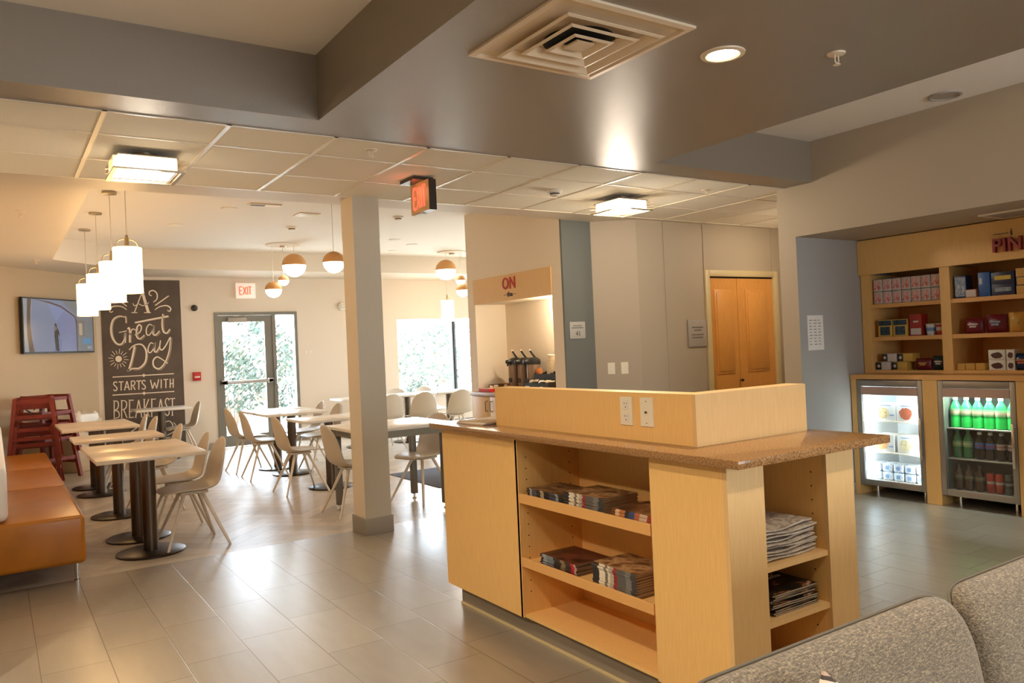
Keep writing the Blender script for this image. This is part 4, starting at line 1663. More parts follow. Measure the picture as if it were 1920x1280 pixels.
# rules with a diamond
for (xa, ya), (xb, yb) in (((143, 763), (670, 733)), ((143, 917), (675, 885))):
    stroke(lt, [(xa, ya), (xb, yb)], 9, False)
    c = ((xa + xb) / 2, (ya + yb) / 2)
    lt.bm.faces.new([lt.bm.verts.new(bw(*mx(c[0] + u, c[1] + v), 0.0018)) for u, v in ((-16, 0), (0, 16), (16, 0), (0, -16))])
GL = {'S': [[(.9, .14), (.6, .02), (.2, .08), (.12, .28), (.45, .47), (.85, .68), (.82, .90), (.45, .99), (.08, .86)]],
      'T': [[(.0, .05), (1, .05)], [(.5, .05), (.5, 1)]], 'A': [[(.48, 0), (.05, 1)], [(.5, 0), (.95, 1)], [(.22, .66), (.8, .66)]],
      'R': [[(.12, 0), (.12, 1)], [(.12, .03), (.6, .03), (.86, .18), (.78, .40), (.5, .50), (.12, .52)], [(.42, .52), (.92, 1)]],
      'W': [[(0, 0), (.25, 1)], [(.25, 1), (.5, .3)], [(.5, .3), (.75, 1)], [(.75, 1), (1, 0)]], 'I': [[(.5, 0), (.5, 1)]],
      'H': [[(.1, 0), (.1, 1)], [(.9, 0), (.9, 1)], [(.1, .55), (.9, .55)]],
      'B': [[(.12, 0), (.12, 1)], [(.12, .02), (.6, .03), (.80, .18), (.7, .42), (.12, .56)], [(.12, .56), (.65, .58), (.92, .74), (.85, .93), (.12, .99)]],
      'E': [[(.12, 0), (.12, 1)], [(.12, .02), (.95, .02)], [(.12, .66), (.7, .66)], [(.12, .98), (.95, .98)]],
      'K': [[(.12, 0), (.12, 1)], [(.85, 0), (.12, .64)], [(.34, .5), (.92, 1)]], 'F': [[(.12, 0), (.12, 1)], [(.12, .02), (.95, .02)], [(.12, .66), (.75, .66)]]}


def glyph(ch, x0, x1, ytop, ybot, slope, w, serif=False):
    for s in GL[ch]:
        pts = [(x0 + u * (x1 - x0), ytop + v * (ybot - ytop) + slope * (x0 + u * (x1 - x0))) for u, v in s]
        stroke(lt, pts, w, len(pts) > 4)
        if serif and len(pts) == 2 and abs(s[0][0] - s[1][0]) < 0.5:
            for p in pts:
                stroke(lt, [(p[0] - 9, p[1]), (p[0] + 9, p[1])], 5, False)


for ch, a0, a1 in zip('STARTSWITH', (148, 193, 240, 295, 342, 388, 464, 546, 578, 634), (184, 235, 286, 336, 386, 424, 536, 570, 620, 668)):
    glyph(ch, a0, a1, 811, 889, -0.054, 9)
for ch, a0, a1 in zip('BREAKFAST', (150, 212, 280, 334, 404, 470, 526, 590, 632), (202, 268, 322, 392, 458, 514, 582, 634, 682)):
    glyph(ch, a0, a1, 974, 1126, -0.054, 9, True)
# curl and swash below
for pts, w in (([(300, 1230), (380, 1180), (450, 1230)], 8), ([(588, 1150), (630, 1138), (660, 1170), (655, 1205), (625, 1215), (600, 1200)], swell(6, 10)), ([(585, 1200), (640, 1200)], 6),
               ([(668, 1150), (690, 1180), (672, 1225), (610, 1260)], 7), ([(200, 1250), (420, 1290), (640, 1280)], 8)):
    stroke(lt, pts, w)
lt.build('lettering', M['chalk'], mu, world=True, smooth=0)

# ================================================================= SNACK ALCOVE
# base cabinet that frames the two coolers
XB = 6.40
cb = thing('cooler_cabinet', 'low maple cabinet framing the two glass-door coolers', 'cabinet', (6.8, 3.2, 0))
b = MB()
b.box(XB - 0.01, 7.29, 1.95, 4.20, 1.022, 1.062)
b.build('top', M['edge'], cb, world=True, smooth=0)
for y0, y1 in ((4.150, 4.20), (3.432, 3.555), (2.74, 2.842), (1.95, 2.00)):
    b = MB()
    b.box(XB, 7.29, y0, y1, 0, 1.022)
    b.build('upright', M['maple'], cb, world=True, smooth=0)
b = MB()
b.box(7.26, 7.29, 2.0, 4.15, 0, 1.022)
b.build('back_panel', M['black_matt'], cb, world=True, smooth=0)
b = MB()
b.box(XB + 0.02, XB + 0.04, 2.0, 2.74, 0.10, 1.022)
b.build('door', M['maple'], cb, world=True, smooth=0)

# upper shelving
XU = 6.62
us = thing('snack_shelving', 'maple snack shelving with three shelves per bay above the coolers', 'shelving', (6.9, 3.2, 1.062))
for y0, y1 in ((4.118, 4.20), (3.405, 3.487), (2.70, 2.782), (1.95, 2.03)):
    b = MB()
    b.box(XU, 7.12, y0, y1, 1.062, 1.95)
    b.build('upright', M['maple'], us, world=True, smooth=0)
for y0, y1 in ((3.487, 4.118), (2.782, 3.405), (2.03, 2.70)):
    for z0, z1 in ((1.064, 1.088), (1.352, 1.386), (1.645, 1.680)):
        b = MB()
        b.box(XU + 0.006, 7.12, y0, y1, z0, z1)
        b.build('shelf', M['edge'] if z0 > 1.1 else M['maple'], us, world=True, smooth=0)
b = MB()
b.box(7.12, 7.14, 1.95, 4.20, 1.062, 2.0)
b.build('back_panel', M['maple'], us, world=True, smooth=0)

hd = thing('pantry_header', 'maple header board with raised crimson letters above the snack shelves', 'sign', (6.6, 3.2, 1.95))
b = MB()
b.box(XU - 0.03, XU + 0.02, 1.95, 4.203, 1.95, 2.262)
b.build('board', M['maple'], hd, world=True, smooth=0)
FX = Matrix(((0, 0, -1, 0), (-1, 0, 0, 0), (0, 1, 0, 0), (0, 0, 0, 1)))      # text that faces -X


def on_x(x, y, z):
    return Matrix.Translation((x, y, z)) @ FX


b = MB()
b.text('PIN', 0.148, on_x(XU - 0.052, 2.925, 2.062), 0.04, 0.93, 1.05, bold=0.003)
b.build('raised_letters', M['red_dark'], hd, world=True)
b = MB()
b.box(XU - 0.034, XU - 0.03, 2.925, 3.035, 2.155, 2.160)
b.box(XU - 0.036, XU - 0.03, 2.898, 2.908, 2.138, 2.172)
b.box(XU - 0.036, XU - 0.03, 2.899, 2.907, 2.176, 2.186)
b.build('small_lettering', M['brown_black'], hd, world=True, smooth=0)

# ---- glass door coolers


def make_cooler(name, label, y0, y1, liner, led, shelves, z0=0.088, z1=1.014):
    c = thing(name, label, 'cooler', ((XB + 7.0) / 2, (y0 + y1) / 2, 0))
    x0, x1 = XB + 0.03, 7.0
    b = MB()
    t = 0.03
    b.box(x0, x1, y0 + 0.004, y0 + t, z0, z1)
    b.box(x0, x1, y1 - t, y1 - 0.004, z0, z1)
    b.box(x0, x1, y0 + t, y1 - t, z0, z0 + 0.035)
    b.box(x0, x1, y0 + t, y1 - t, z1 - 0.045, z1)
    b.box(x1 - t, x1, y0 + t, y1 - t, z0 + 0.035, z1 - 0.045)
    b.build('cabinet', liner, c, world=True, smooth=0)
    # door
    b = MB()
    fw = 0.042
    b.box(XB, x0, y0, y0 + fw, z0, z1, bevel=0.003)
    b.box(XB, x0, y1 - fw, y1, z0, z1, bevel=0.003)
    b.box(XB, x0, y0 + fw, y1 - fw, z1 - 0.055, z1, bevel=0.003)
    b.box(XB, x0, y0 + fw, y1 - fw, z0, z0 + 0.052, bevel=0.003)
    dr = b.build('door', M['cooler_grey'], c, world=True)
    b = MB()
    b.box(XB + 0.012, XB + 0.018, y0 + fw, y1 - fw, z0 + 0.05, z1 - 0.055)
    b.build('door_glass', M['cooler_glass'], dr, world=True, smooth=0)
    b = MB()
    b.box(XB - 0.004, XB + 0.010, y0 + fw, y1 - fw, z1 - 0.128, z1 - 0.058)
    b.build('grille_band', M['grille'], dr, world=True, smooth=0)
    b = MB()
    b.box(XB - 0.030, XB - 0.012, y0 + 0.010, y0 + 0.030, 0.36, 0.70, bevel=0.004)
    b.box(XB - 0.014, XB, y0 + 0.012, y0 + 0.028, 0.39, 0.42)
    b.box(XB - 0.014, XB, y0 + 0.012, y0 + 0.028, 0.64, 0.67)
    b.build('handle', M['chrome'], dr, world=True)
    for z in shelves:
        b = MB()
        b.box(x0 + 0.03, x1 - t, y0 + t, y1 - t, z - 0.012, z, bevel=0.002)
        b.build('shelf', M['white_plastic'] if liner is M['cooler_white'] else M['sign_pale'], c, world=True)
    b = MB()
    b.box(x0 + 0.005, x0 + 0.02, y0 + t + 0.02, y1 - t - 0.02, z1 - 0.075, z1 - 0.062)
    b.build('light_strip', led, c, world=True, smooth=0)
    for dx, dy in ((0.10, 0.08), (0.10, y1 - y0 - 0.08), (0.5, 0.08), (0.5, y1 - y0 - 0.08)):
        b = MB()
        b.cyl((x0 + dx, y0 + dy, 0), (x0 + dx, y0 + dy, z0), 0.013, n=12)
        b.build('leg', M['chrome'], c, world=True)
    if liner is M['cooler_white']:
        for y, dy in ((y0 + t + 0.012, 1), (y1 - t - 0.012, -1)):
            light('cooler_lamp', 'AREA', (x0 + 0.012, y, (z0 + z1) / 2 - 0.02), 2.1, (0.88, 0.96, 1.0), (0.75, dy * 0.6, 0), 0.02, 0.72)
    else:
        light('cooler_lamp', 'AREA', (x0 + 0.03, (y0 + y1) / 2, z1 - 0.08), 3.2, (0.9, 1.0, 0.92), (0.45, 0, -1), y1 - y0 - 0.15, 0.03)
    return c


F1, F2 = (3.558, 4.147), (2.846, 3.430)
make_cooler('display_freezer', 'white-lit glass-door freezer with meal boxes, left of the two coolers', F1[0], F1[1], M['cooler_white'], M['led'], (0.655, 0.380, 0.128))
make_cooler('drinks_cooler', 'glass-door drinks cooler with green bottles on top, right of the two coolers', F2[0], F2[1], M['cooler_dark'], M['led_green'], (0.632, 0.388, 0.128))

# ---- frozen meals


def front_box(name, label, cat, x, y, z, sx, sy, sz, body, panel=None, group=None, bev=0.002, pname='printed_front', inset=0.12):
    """a carton whose printed front faces the room (-X); y is its middle"""
    o = thing(name, label, cat, (x + sx / 2, y, z), 0, group)
    b = MB()
    b.box(x, x + sx, y - sy / 2, y + sy / 2, z, z + sz, bevel=bev)
    b.build('carton', body, o, world=True)
    if panel is not None:
        b = MB()
        b.box(x - 0.0008, x + 0.001, y - sy / 2 * (1 - inset), y + sy / 2 * (1 - inset), z + sz * inset * 0.6, z + sz * (1 - inset * 0.6))
        b.build(pname, panel, o, world=True, smooth=0)
    return o


def dish(o, x, y, z, r, m, name='food_picture', sy=1.0):
    b = MB()
    rr = random.Random(int(y * 1000))
    b.bm.faces.new([b.bm.verts.new((x - 0.0016, y + sy * r * math.cos(a) * rr.uniform(0.85, 1.1), z + r * math.sin(a) * rr.uniform(0.85, 1.1))) for a in [2 * PI * i / 18 for i in range(18)]])
    return b.build(name, m, o, world=True, smooth=0)


WB = mat('white_carton', srgb(232, 232, 230), 0.45)
FOODS = [blotches('pasta_picture', [(206, 178, 120), (236, 214, 166), (170, 120, 70)], 6, 0.4, 1.0), blotches('meat_picture', [(150, 70, 50), (196, 110, 80), (120, 60, 44)], 6, 0.4, 2.0),
         blotches('curry_picture', [(232, 130, 70), (240, 176, 120), (210, 100, 50)], 6, 0.4, 3.0), blotches('rice_picture', [(216, 204, 160), (232, 222, 190), (190, 160, 100)], 6, 0.4, 4.0)]
MAUVE = mat('mauve_label', srgb(140, 108, 120), 0.5)
BLUEP = mat('pale_blue_print', srgb(120, 150, 190), 0.5)
GF = 'frozen meal cartons in the freezer'
spec = [(3.945, 0.6555, 0.20, 0.150, 0, 'pale pasta picture on the top freezer shelf'), (3.735, 0.6555, 0.205, 0.150, 1, 'reddish meat picture on the top freezer shelf'),
        (3.965, 0.3805, 0.19, 0.150, 2, 'orange curry picture on the middle freezer shelf'), (3.745, 0.3805, 0.195, 0.150, 3, 'pale rice picture on the middle freezer shelf')]
for y, z, sy, sz, f, lab in spec:
    o = front_box('frozen_meal', 'white meal carton with a ' + lab, 'frozen meal', 6.485, y, z, 0.17, sy, sz, WB, None, GF)
    dish(o, 6.485, y + 0.02, z + sz * 0.45, 0.052, FOODS[f], sy=1.15)
    b = MB()
    b.box(6.4838, 6.4852, y - 0.085, y - 0.045, z + 0.045, z + 0.055)
    b.build('weight_print', BLUEP, o, world=True, smooth=0)
    b = MB()
    b.box(6.4838, 6.4852, y - 0.06, y + 0.06, z + sz - 0.02, z + sz - 0.014)
    b.build('title_print', BLUEP, o, world=True, smooth=0)
    if f == 1:
        b = MB()
        b.box(6.4834, 6.4852, y - 0.098, y - 0.068, z + 0.06, z + 0.11)
        b.build('label', MAUVE, o, world=True, smooth=0)
ICE = blotches('white_blue_wrapper', [(206, 216, 226), (236, 240, 244), (150, 172, 200), (228, 232, 236)], 5, 0.3, 5.0)
k = 0
for row in range(2):
    for i in range(5):
        y = 4.055 - i * 0.100
        o = thing('frozen_snack', 'white-blue wrapped frozen snack, %s of the %s layer on the freezer floor' % (('first', 'second', 'third', 'fourth', 'fifth')[i] + ' from left', ('bottom', 'upper')[row]), 'frozen snack', (6.55, y, 0.128 + row * 0.075), 0, 'wrapped snacks on the freezer floor')
        b = MB()
        b.box(6.50, 6.66, y - 0.046, y + 0.046, 0.1285 + row * 0.075, 0.2025 + row * 0.075, bevel=0.016, seg=3)
        b.build('wrapper', ICE, o, world=True)
        b = MB()
        b.box(6.4985, 6.5005, y - 0.016, y + 0.016, 0.150 + row * 0.075, 0.182 + row * 0.075)
        b.build('emblem', BLUEP, o, world=True, smooth=0)

# ---- bottles and cans


def make_bottle(name, body, cap, label, h=0.205, r=0.034, clear_neck=None):
    o = thing(name, '', 'bottle')
    b = MB()
    b.lathe([(0.0, 0.0), (r * 0.8, 0.0), (r, 0.008), (r, h * 0.30), (r * 0.94, h * 0.36), (r, h * 0.42), (r, h * 0.58), (r * 0.86, h * 0.70), (r * 0.5, h * 0.82), (r * 0.38, h * 0.88), (r * 0.38, h * 0.93), (0, h * 0.93)], n=20)
    b.build('body', body, o)
    b = MB()
    b.lathe([(0, h * 0.90), (r * 0.44, h * 0.90), (r * 0.44, h * 0.99), (r * 0.38, h), (0, h)], n=16)
    b.build('cap', cap, o)
    b = MB()
    b.lathe([(r * 1.012, h * 0.40), (r * 1.015, h * 0.41), (r * 1.015, h * 0.60), (r * 0.99, h * 0.61)], n=20)
    b.build('label', label, o)
    return o


def make_can(name, body, top, label, h=0.155, r=0.029):
    o = thing(name, '', 'can')
    b = MB()
    b.lathe([(0, 0), (r * 0.8, 0), (r, 0.010), (r, h - 0.014), (r * 0.86, h - 0.003), (r * 0.82, h)], n=20)
    b.build('body', body, o)
    b = MB()
    b.lathe([(0, h - 0.004), (r * 0.80, h - 0.004), (r * 0.84, h + 0.001), (0, h - 0.002)], n=20)
    b.build('lid', top, o)
    b = MB()
    b.lathe([(r * 1.01, h * 0.30), (r * 1.01, h * 0.72)], n=20)
    b.build('printed_band', label, o)
    return o


GREEN = mat('bright_green_soda', srgb(52, 196, 92), 0.12, spec=0.6, emit=(0.02, 0.5, 0.12, 1), estr=0.0)
GREEND = mat('deep_green_bottle', srgb(42, 128, 76), 0.12, spec=0.6)
COLA = mat('cola_dark', srgb(38, 22, 16), 0.1, spec=0.6)
TEA = mat('dark_brown_bottle', srgb(64, 36, 24), 0.12, spec=0.6)
CAPW = mat('white_cap', srgb(226, 232, 226), 0.35)
CAPG = mat('teal_cap', srgb(24, 120, 96), 0.35)
LB1 = bands('pink_green_label', 'Z', [(0, (120, 150, 110)), (.3, (176, 150, 130)), (.7, (110, 160, 110))])
LB2 = bands('lime_label', 'Z', [(0, (150, 190, 120)), (.35, (196, 206, 160)), (.7, (130, 180, 110))])
LB3 = bands('blue_red_label', 'Z', [(0, (70, 96, 170)), (.35, (150, 80, 120)), (.6, (84, 120, 190))])
LB4 = bands('pale_pink_label', 'Z', [(0, (200, 176, 172)), (.4, (170, 120, 120)), (.65, (206, 190, 184))])
LB5 = bands('olive_label', 'Z', [(0, (70, 74, 50)), (.4, (130, 120, 84)), (.7, (60, 50, 36))])
CANR = mat('red_can', srgb(196, 60, 40), 0.3, metal=0.3)
CANS = mat('dark_silver_can', srgb(110, 108, 108), 0.3, metal=0.6)
LB6 = bands('silver_red_band', 'Z', [(0, (196, 70, 50)), (.4, (220, 200, 186)), (.7, (190, 60, 44))])
LB7 = bands('graphite_band', 'Z', [(0, (70, 70, 72)), (.4, (150, 148, 146)), (.7, (60, 60, 62))])
GBT = 'drinks in the cooler'
n_ = ('first', 'second', 'third', 'fourth', 'fifth', 'sixth')
bt = [make_bottle('soda_bottle', GREEN, CAPW, LB1, 0.248, 0.0415), make_bottle('soda_bottle', GREEND, CAPG, LB2, 0.225, 0.037), make_bottle('soda_bottle', COLA, CAPW, LB3, 0.215, 0.0365),
      make_bottle('soda_bottle', COLA, CAPW, LB4, 0.215, 0.0365), make_bottle('soda_bottle', COLA, M['black'], LB4, 0.215, 0.0365), make_bottle('tea_bottle', TEA, M['black'], LB5, 0.205, 0.035)]
cn = [make_can('soda_can', CANR, CANS, LB6), make_can('soda_can', CANS, CANS, LB7)]
used = set()


def put(proto, x, y, z, lab, group=GBT):
    if proto.name not in used:
        used.add(proto.name)
        proto.location = (x, y, z)
        proto['label'], proto['group'] = lab, group
        return proto
    return dup(proto, (x, y, z), 0, lab, group)


XD = 6.525
for i in range(6):
    put(bt[0], XD, 3.355 - i * 0.0865, 0.6325, 'bright green soda bottle, %s from left on the top cooler shelf' % n_[i])
for i in range(2):
    put(bt[1], XD, 3.350 - i * 0.082, 0.3885, 'deep green bottle with lime label, %s from left on the middle cooler shelf' % n_[i])
for i in range(2):
    put(bt[2], XD, 3.180 - i * 0.082, 0.3885, 'cola bottle with blue and red label, %s of two on the middle cooler shelf' % n_[i])
put(bt[3], XD, 3.016, 0.3885, 'cola bottle with pale pink label and white cap on the middle cooler shelf')
put(bt[4], XD, 2.934, 0.3885, 'cola bottle with black cap at the right end of the middle cooler shelf')
for i in range(3):
    put(bt[5], XD, 3.350 - i * 0.080, 0.1285, 'dark brown tea bottle, %s from left on the cooler floor' % n_[i])
for i in range(2):
    put(cn[0], XD, 3.108 - i * 0.066, 0.1285, 'tall red can, %s of two on the cooler floor' % n_[i])
for i in range(2):
    put(cn[1], XD, 2.976 - i * 0.066, 0.1285, 'dark silver can, %s of two at the right of the cooler floor' % n_[i])

# ---- dry snacks on the shelving
PINK = blotches('white_pink_print', [(206, 120, 110), (224, 196, 188), (198, 90, 84), (228, 206, 198)], 2.2, 0.4, 0.4)
CUPB = mat('grey_white_cup', srgb(206, 196, 190), 0.5)
XS = XU + 0.03
for row in range(2):
    for i in range(7):
        y = 4.058 - i * 0.0865
        z = 1.6805 + row * 0.112
        o = thing('noodle_pack', 'white and pink noodle pack, %s from left, %s row, top snack shelf' % (('first', 'second', 'third', 'fourth', 'fifth', 'sixth', 'seventh')[i], ('lower', 'upper')[row]), 'snack pack', (XS + 0.05, y, z), 0, 'noodle packs on the top left snack shelf')
        b = MB()
        b.box(XS, XS + 0.10, y - 0.0415, y + 0.0415, z, z + 0.110, bevel=0.010, seg=2)
        b.build('wrapper', CUPB, o, world=True)
        b = MB()
        b.box(XS - 0.001, XS + 0.001, y - 0.032, y + 0.032, z + 0.014, z + 0.092)
        b.build('printed_front', PINK, o, world=True, smooth=0)
YEL = mat('mustard_carton', srgb(206, 168, 78), 0.45)
NAVY = mat('navy_carton', srgb(28, 40, 78), 0.4)
BLUE = mat('blue_carton', srgb(36, 92, 172), 0.4)
REDC = mat('red_carton', srgb(158, 40, 34), 0.4)
MAROON = mat('maroon_foil', srgb(110, 26, 40), 0.25)
GOLD = mat('gold_foil', srgb(206, 158, 74), 0.3)
DARKW = blotches('dark_window_print', [(20, 26, 34), (40, 70, 84), (16, 20, 26)], 3, 0.3, 2.0)
SILV = blotches('silver_blue_print', [(150, 160, 170), (96, 130, 170), (190, 190, 186)], 2.5, 0.35, 1.0)
YTXT = mat('yellow_print', srgb(214, 186, 70), 0.45)
CUPR = mat('red_cup', srgb(178, 52, 40), 0.45)
CUPW = mat('white_cup', srgb(206, 212, 216), 0.45)
# left bay, middle shelf
for i, y in enumerate((4.005, 3.865)):
    o = front_box('popcorn_carton', 'yellow carton with dark window, %s of two on the middle left snack shelf' % ('left', 'right')[i], 'carton', XS, y, 1.3865, 0.12, 0.132, 0.150, YEL, None, 'yellow cartons on the snack shelf')
    b = MB()
    b.box(XS - 0.001, XS + 0.001, y - 0.045, y + 0.045, 1.40, 1.475)
    b.box(XS - 0.001, XS + 0.001, y - 0.060, y + 0.060, 1.485, 1.530)
    b.build('window', DARKW, o, world=True, smooth=0)
o = front_box('snack_carton', 'tall red carton beside the yellow cartons on the snack shelf', 'carton', XS, 3.725, 1.3865, 0.10, 0.105, 0.185, REDC)
b = MB()
b.box(XS - 0.001, XS + 0.001, 3.68, 3.77, 1.395, 1.45)
b.build('printed_front', CUPB, o, world=True, smooth=0)
b = MB()
b.box(XS - 0.001, XS + 0.001, 3.70, 3.745, 1.50, 1.515)
b.build('printed_front', CUPB, o, world=True, smooth=0)
for i, (y, m_, lab) in enumerate(((3.62, CUPW, 'white and blue paper cup of snacks on the middle left shelf'), (3.535, CUPR, 'red paper cup of snacks on the middle left shelf'))):
    o = thing('snack_cup', lab, 'cup', (XS + 0.05, y, 1.3865))
    b = MB()
    b.lathe([(0, 0), (0.032, 0), (0.041, 0.088), (0.043, 0.09)], (XS + 0.05, y, 1.3865), 20)
    b.build('body', m_, o, world=True)
    b = MB()
    b.lathe([(0.0, 0.0885), (0.044, 0.0885), (0.044, 0.097), (0, 0.098)], (XS + 0.05, y, 1.3865), 20)
    b.build('lid', CUPB, o, world=True)
    b = MB()
    b.lathe([(0.0365, 0.035), (0.0395, 0.065)], (XS + 0.05, y, 1.3865), 20)
    b.build('printed_band', BLUEP if i == 0 else CUPB, o, world=True)
# left bay, bottom shelf: cartons with black ends, then dark bags
for i, (y, z, w_, m_, lab) in enumerate(((4.035, 1.0885, 0.13, CUPB, 'white carton with black end, bottom left of the lowest snack shelf'), (3.885, 1.0885, 0.13, YEL, 'yellow carton with black end, bottom of the lowest snack shelf'),
                                         (3.975, 1.1625, 0.13, CUPB, 'white carton with black end, stacked on top at the lowest snack shelf'), (3.83, 1.1625, 0.13, YEL, 'yellow carton with black end, stacked on top at the lowest snack shelf'))):
    o = front_box('candy_carton', lab, 'carton', XS, y, z, 0.12, w_, 0.072, m_, None, 'cartons on the lowest snack shelf')
    b = MB()
    b.box(XS - 0.003, XS + 0.05, y + w_ / 2 - 0.045, y + w_ / 2 + 0.002, z + 0.004, z + 0.069, bevel=0.004)
    b.build('end_flap', M['black'], o, world=True)
    dish(o, XS - 0.0025, y + w_ / 2 - 0.022, z + 0.036, 0.014, CUPB, 'emblem')


def bag(label, y, z, w_, h, m_, pm, group, seed=0, x=None):
    x = XS if x is None else x
    o = thing('snack_bag', label, 'bag', (x + 0.04, y, z), 0, group)
    b = MB()
    rr = random.Random(seed)
    nu, nv = 9, 7
    fr, bk = [], []
    for j in range(nv + 1):
        v = j / nv
        f, k = [], []
        for i in range(nu + 1):
            u = -1 + 2 * i / nu
            th_ = 0.034 * (1 - abs(u) ** 3) * (math.sin(PI * min(1, max(0.0, v * 0.96 + 0.02))) ** 0.6)
            f.append(b.bm.verts.new((x + 0.045 - th_ - 0.004 * rr.random(), y + u * w_ / 2, z + v * h)))
            k.append(b.bm.verts.new((x + 0.047 + th_, y + u * w_ / 2, z + v * h)))
        fr.append(f)
        bk.append(k)
    for j in range(nv):
        for i in range(nu):
            b.bm.faces.new((fr[j][i], fr[j][i + 1], fr[j + 1][i + 1], fr[j + 1][i]))
            b.bm.faces.new((bk[j][i], bk[j + 1][i], bk[j + 1][i + 1], bk[j][i + 1]))
        for i in (0, nu):
            b.bm.faces.new((fr[j][i], fr[j + 1][i], bk[j + 1][i], bk[j][i]))
    for i in range(nu):
        for j in (0, nv):
            b.bm.faces.new((fr[j][i], bk[j][i], bk[j][i + 1], fr[j][i + 1]))
    b.build('pouch', m_, o, world=True, smooth=60)
    b = MB()
    for dz, w2 in ((0.55, 0.5), (0.40, 0.34)):
        b.box(x + 0.002, x + 0.010, y - w_ * w2 / 2, y + w_ * w2 / 2, z + h * dz, z + h * (dz + 0.10))
    b.build('printed_name', pm, o, world=True, smooth=0)
    return o


GS = 'bags on the snack shelves'
bag('dark red snack bag with tan picture on the lowest left snack shelf', 3.685, 1.0885, 0.14, 0.10, MAROON, GOLD, GS, 1)
bag('dark teal snack bag at the right end of the lowest left snack shelf', 3.55, 1.0885, 0.12, 0.12, mat('dark_teal_foil', srgb(34, 56, 60), 0.3), CUPB, GS, 2)
# right bay, top shelf
o = front_box('snack_carton', 'silver and blue carton, first on the top right snack shelf', 'carton', XS, 3.335, 1.6805, 0.10, 0.095, 0.185, NAVY, SILV)
o = front_box('snack_carton', 'low orange-printed carton on the top right snack shelf', 'carton', XS - 0.02, 3.245, 1.6805, 0.09, 0.085, 0.065, mat('orange_print_carton', srgb(186, 110, 70), 0.45), CUPB)
o = front_box('snack_carton', 'plain blue carton on the top right snack shelf', 'carton', XS, 3.15, 1.6805, 0.10, 0.090, 0.195, BLUE, None)
b = MB()
b.box(XS - 0.001, XS + 0.001, 3.165, 3.185, 1.78, 1.83)
b.build('emblem', CUPW, o, world=True, smooth=0)
for i, z in enumerate((1.6805, 1.7735)):
    o = front_box('cookie_carton', 'dark navy cookie carton with yellow lettering, %s of two stacked' % ('lower', 'upper')[i], 'carton', XS, 3.01, z, 0.10, 0.17, 0.092, NAVY, None, 'navy cartons on the top right snack shelf')
    b = MB()
    b.box(XS - 0.001, XS + 0.001, 2.95, 3.07, z + 0.030, z + 0.062)
    b.build('printed_name', YTXT if i else SILV, o, world=True, smooth=0)
for i, z in enumerate((1.6805, 1.748, 1.815)):
    o = front_box('cracker_carton', 'yellow cracker carton, %s of three stacked on the top right snack shelf' % ('lowest', 'middle', 'topmost')[i], 'carton', XS, 2.85, z, 0.10, 0.128, 0.066, YEL if i != 1 else NAVY, GOLD, 'yellow cartons on the top right snack shelf')
# right bay, middle shelf
bag('dark maroon snack bag, left of two on the middle right snack shelf', 3.255, 1.3865, 0.155, 0.125, MAROON, CUPB, GS, 3)
bag('dark maroon snack bag with black end, right of two on the middle right snack shelf', 3.085, 1.3865, 0.16, 0.145, MAROON, SILV, GS, 4)
bag('golden snack bag on the middle right snack shelf', 2.935, 1.3865, 0.12, 0.155, GOLD, YEL, GS, 5)
bag('second golden snack bag at the right edge of the middle snack shelf', 2.83, 1.3865, 0.10, 0.16, GOLD, YEL, GS, 6)
# right bay, bottom shelf
for i in range(3):
    o = front_box('candy_carton', 'low yellow candy carton, %s from left on the lowest right snack shelf' % n_[i], 'carton', XS, 3.365 - i * 0.078, 1.0885, 0.10, 0.072, 0.055, YEL, GOLD, 'low yellow cartons on the lowest right shelf')
for i in range(2):
    for k in range(2):
        z = 1.0885 + k * 0.082
        y = 3.10 - i * 0.098
        o = front_box('bar_carton', 'white carton with dark oval emblem, %s %s of four on the lowest right shelf' % (('lower', 'upper')[k], ('left', 'right')[i]), 'carton', XS + 0.005 * i, y - 0.02, z, 0.10, 0.125 if i == 0 else 0.06, 0.080, WB, None, 'white cartons on the lowest right shelf')
        dish(o, XS + 0.005 * i, y - 0.02, z + 0.036, 0.024, mat('dark_emblem', srgb(84, 50, 46), 0.5), 'emblem', 1.9 if i == 0 else 0.8)
BLB = mat('deep_blue_foil', srgb(30, 54, 96), 0.25)
bag('deep blue snack bag with orange picture on the lowest right snack shelf', 2.91, 1.0885, 0.14, 0.13, BLB, mat('orange_picture', srgb(206, 110, 60), 0.4), GS, 7)
bag('deep blue snack bag at the right edge of the lowest snack shelf', 2.80, 1.0885, 0.09, 0.135, BLB, CUPB, GS, 8)

# ---- notice sheet and alcove ceiling vent
nt_ = thing('notice_sheet', 'white typed notice sheet on the blue-grey alcove wall', 'notice', (5.93, 4.207, 1.45))
b = MB()
b.box(5.823, 6.04, 4.2035, 4.207, 1.30, 1.60)
b.build('sheet', M['paper'], nt_, world=True, smooth=0)
b = MB()
rr = random.Random(2)
for k in range(9):
    for c in range(3):
        x = 5.845 + c * 0.062
        b.box(x, x + rr.uniform(0.02, 0.045), 4.2028, 4.204, 1.555 - k * 0.026, 1.561 - k * 0.026)
b.build('print', M['ink'], nt_, world=True, smooth=0)
vt = thing('alcove_vent', 'slim grey ceiling vent in the snack alcove soffit', 'vent', (6.33, 2.75, 2.27))
b = MB()
b.box(6.14, 6.52, 2.57, 2.60, 2.258, 2.27)
b.box(6.14, 6.52, 2.90, 2.93, 2.258, 2.27)
b.box(6.14, 6.17, 2.60, 2.90, 2.258, 2.27)
b.box(6.49, 6.52, 2.60, 2.90, 2.258, 2.27)
b.build('frame', M['white_metal'], vt, world=True, smooth=0)
b = MB()
for k in range(9):
    x = 6.185 + k * 0.035
    b.box(x, x + 0.018, 2.60, 2.90, 2.262, 2.27)
b.build('slats', M['sign_grey'], vt, world=True, smooth=0)

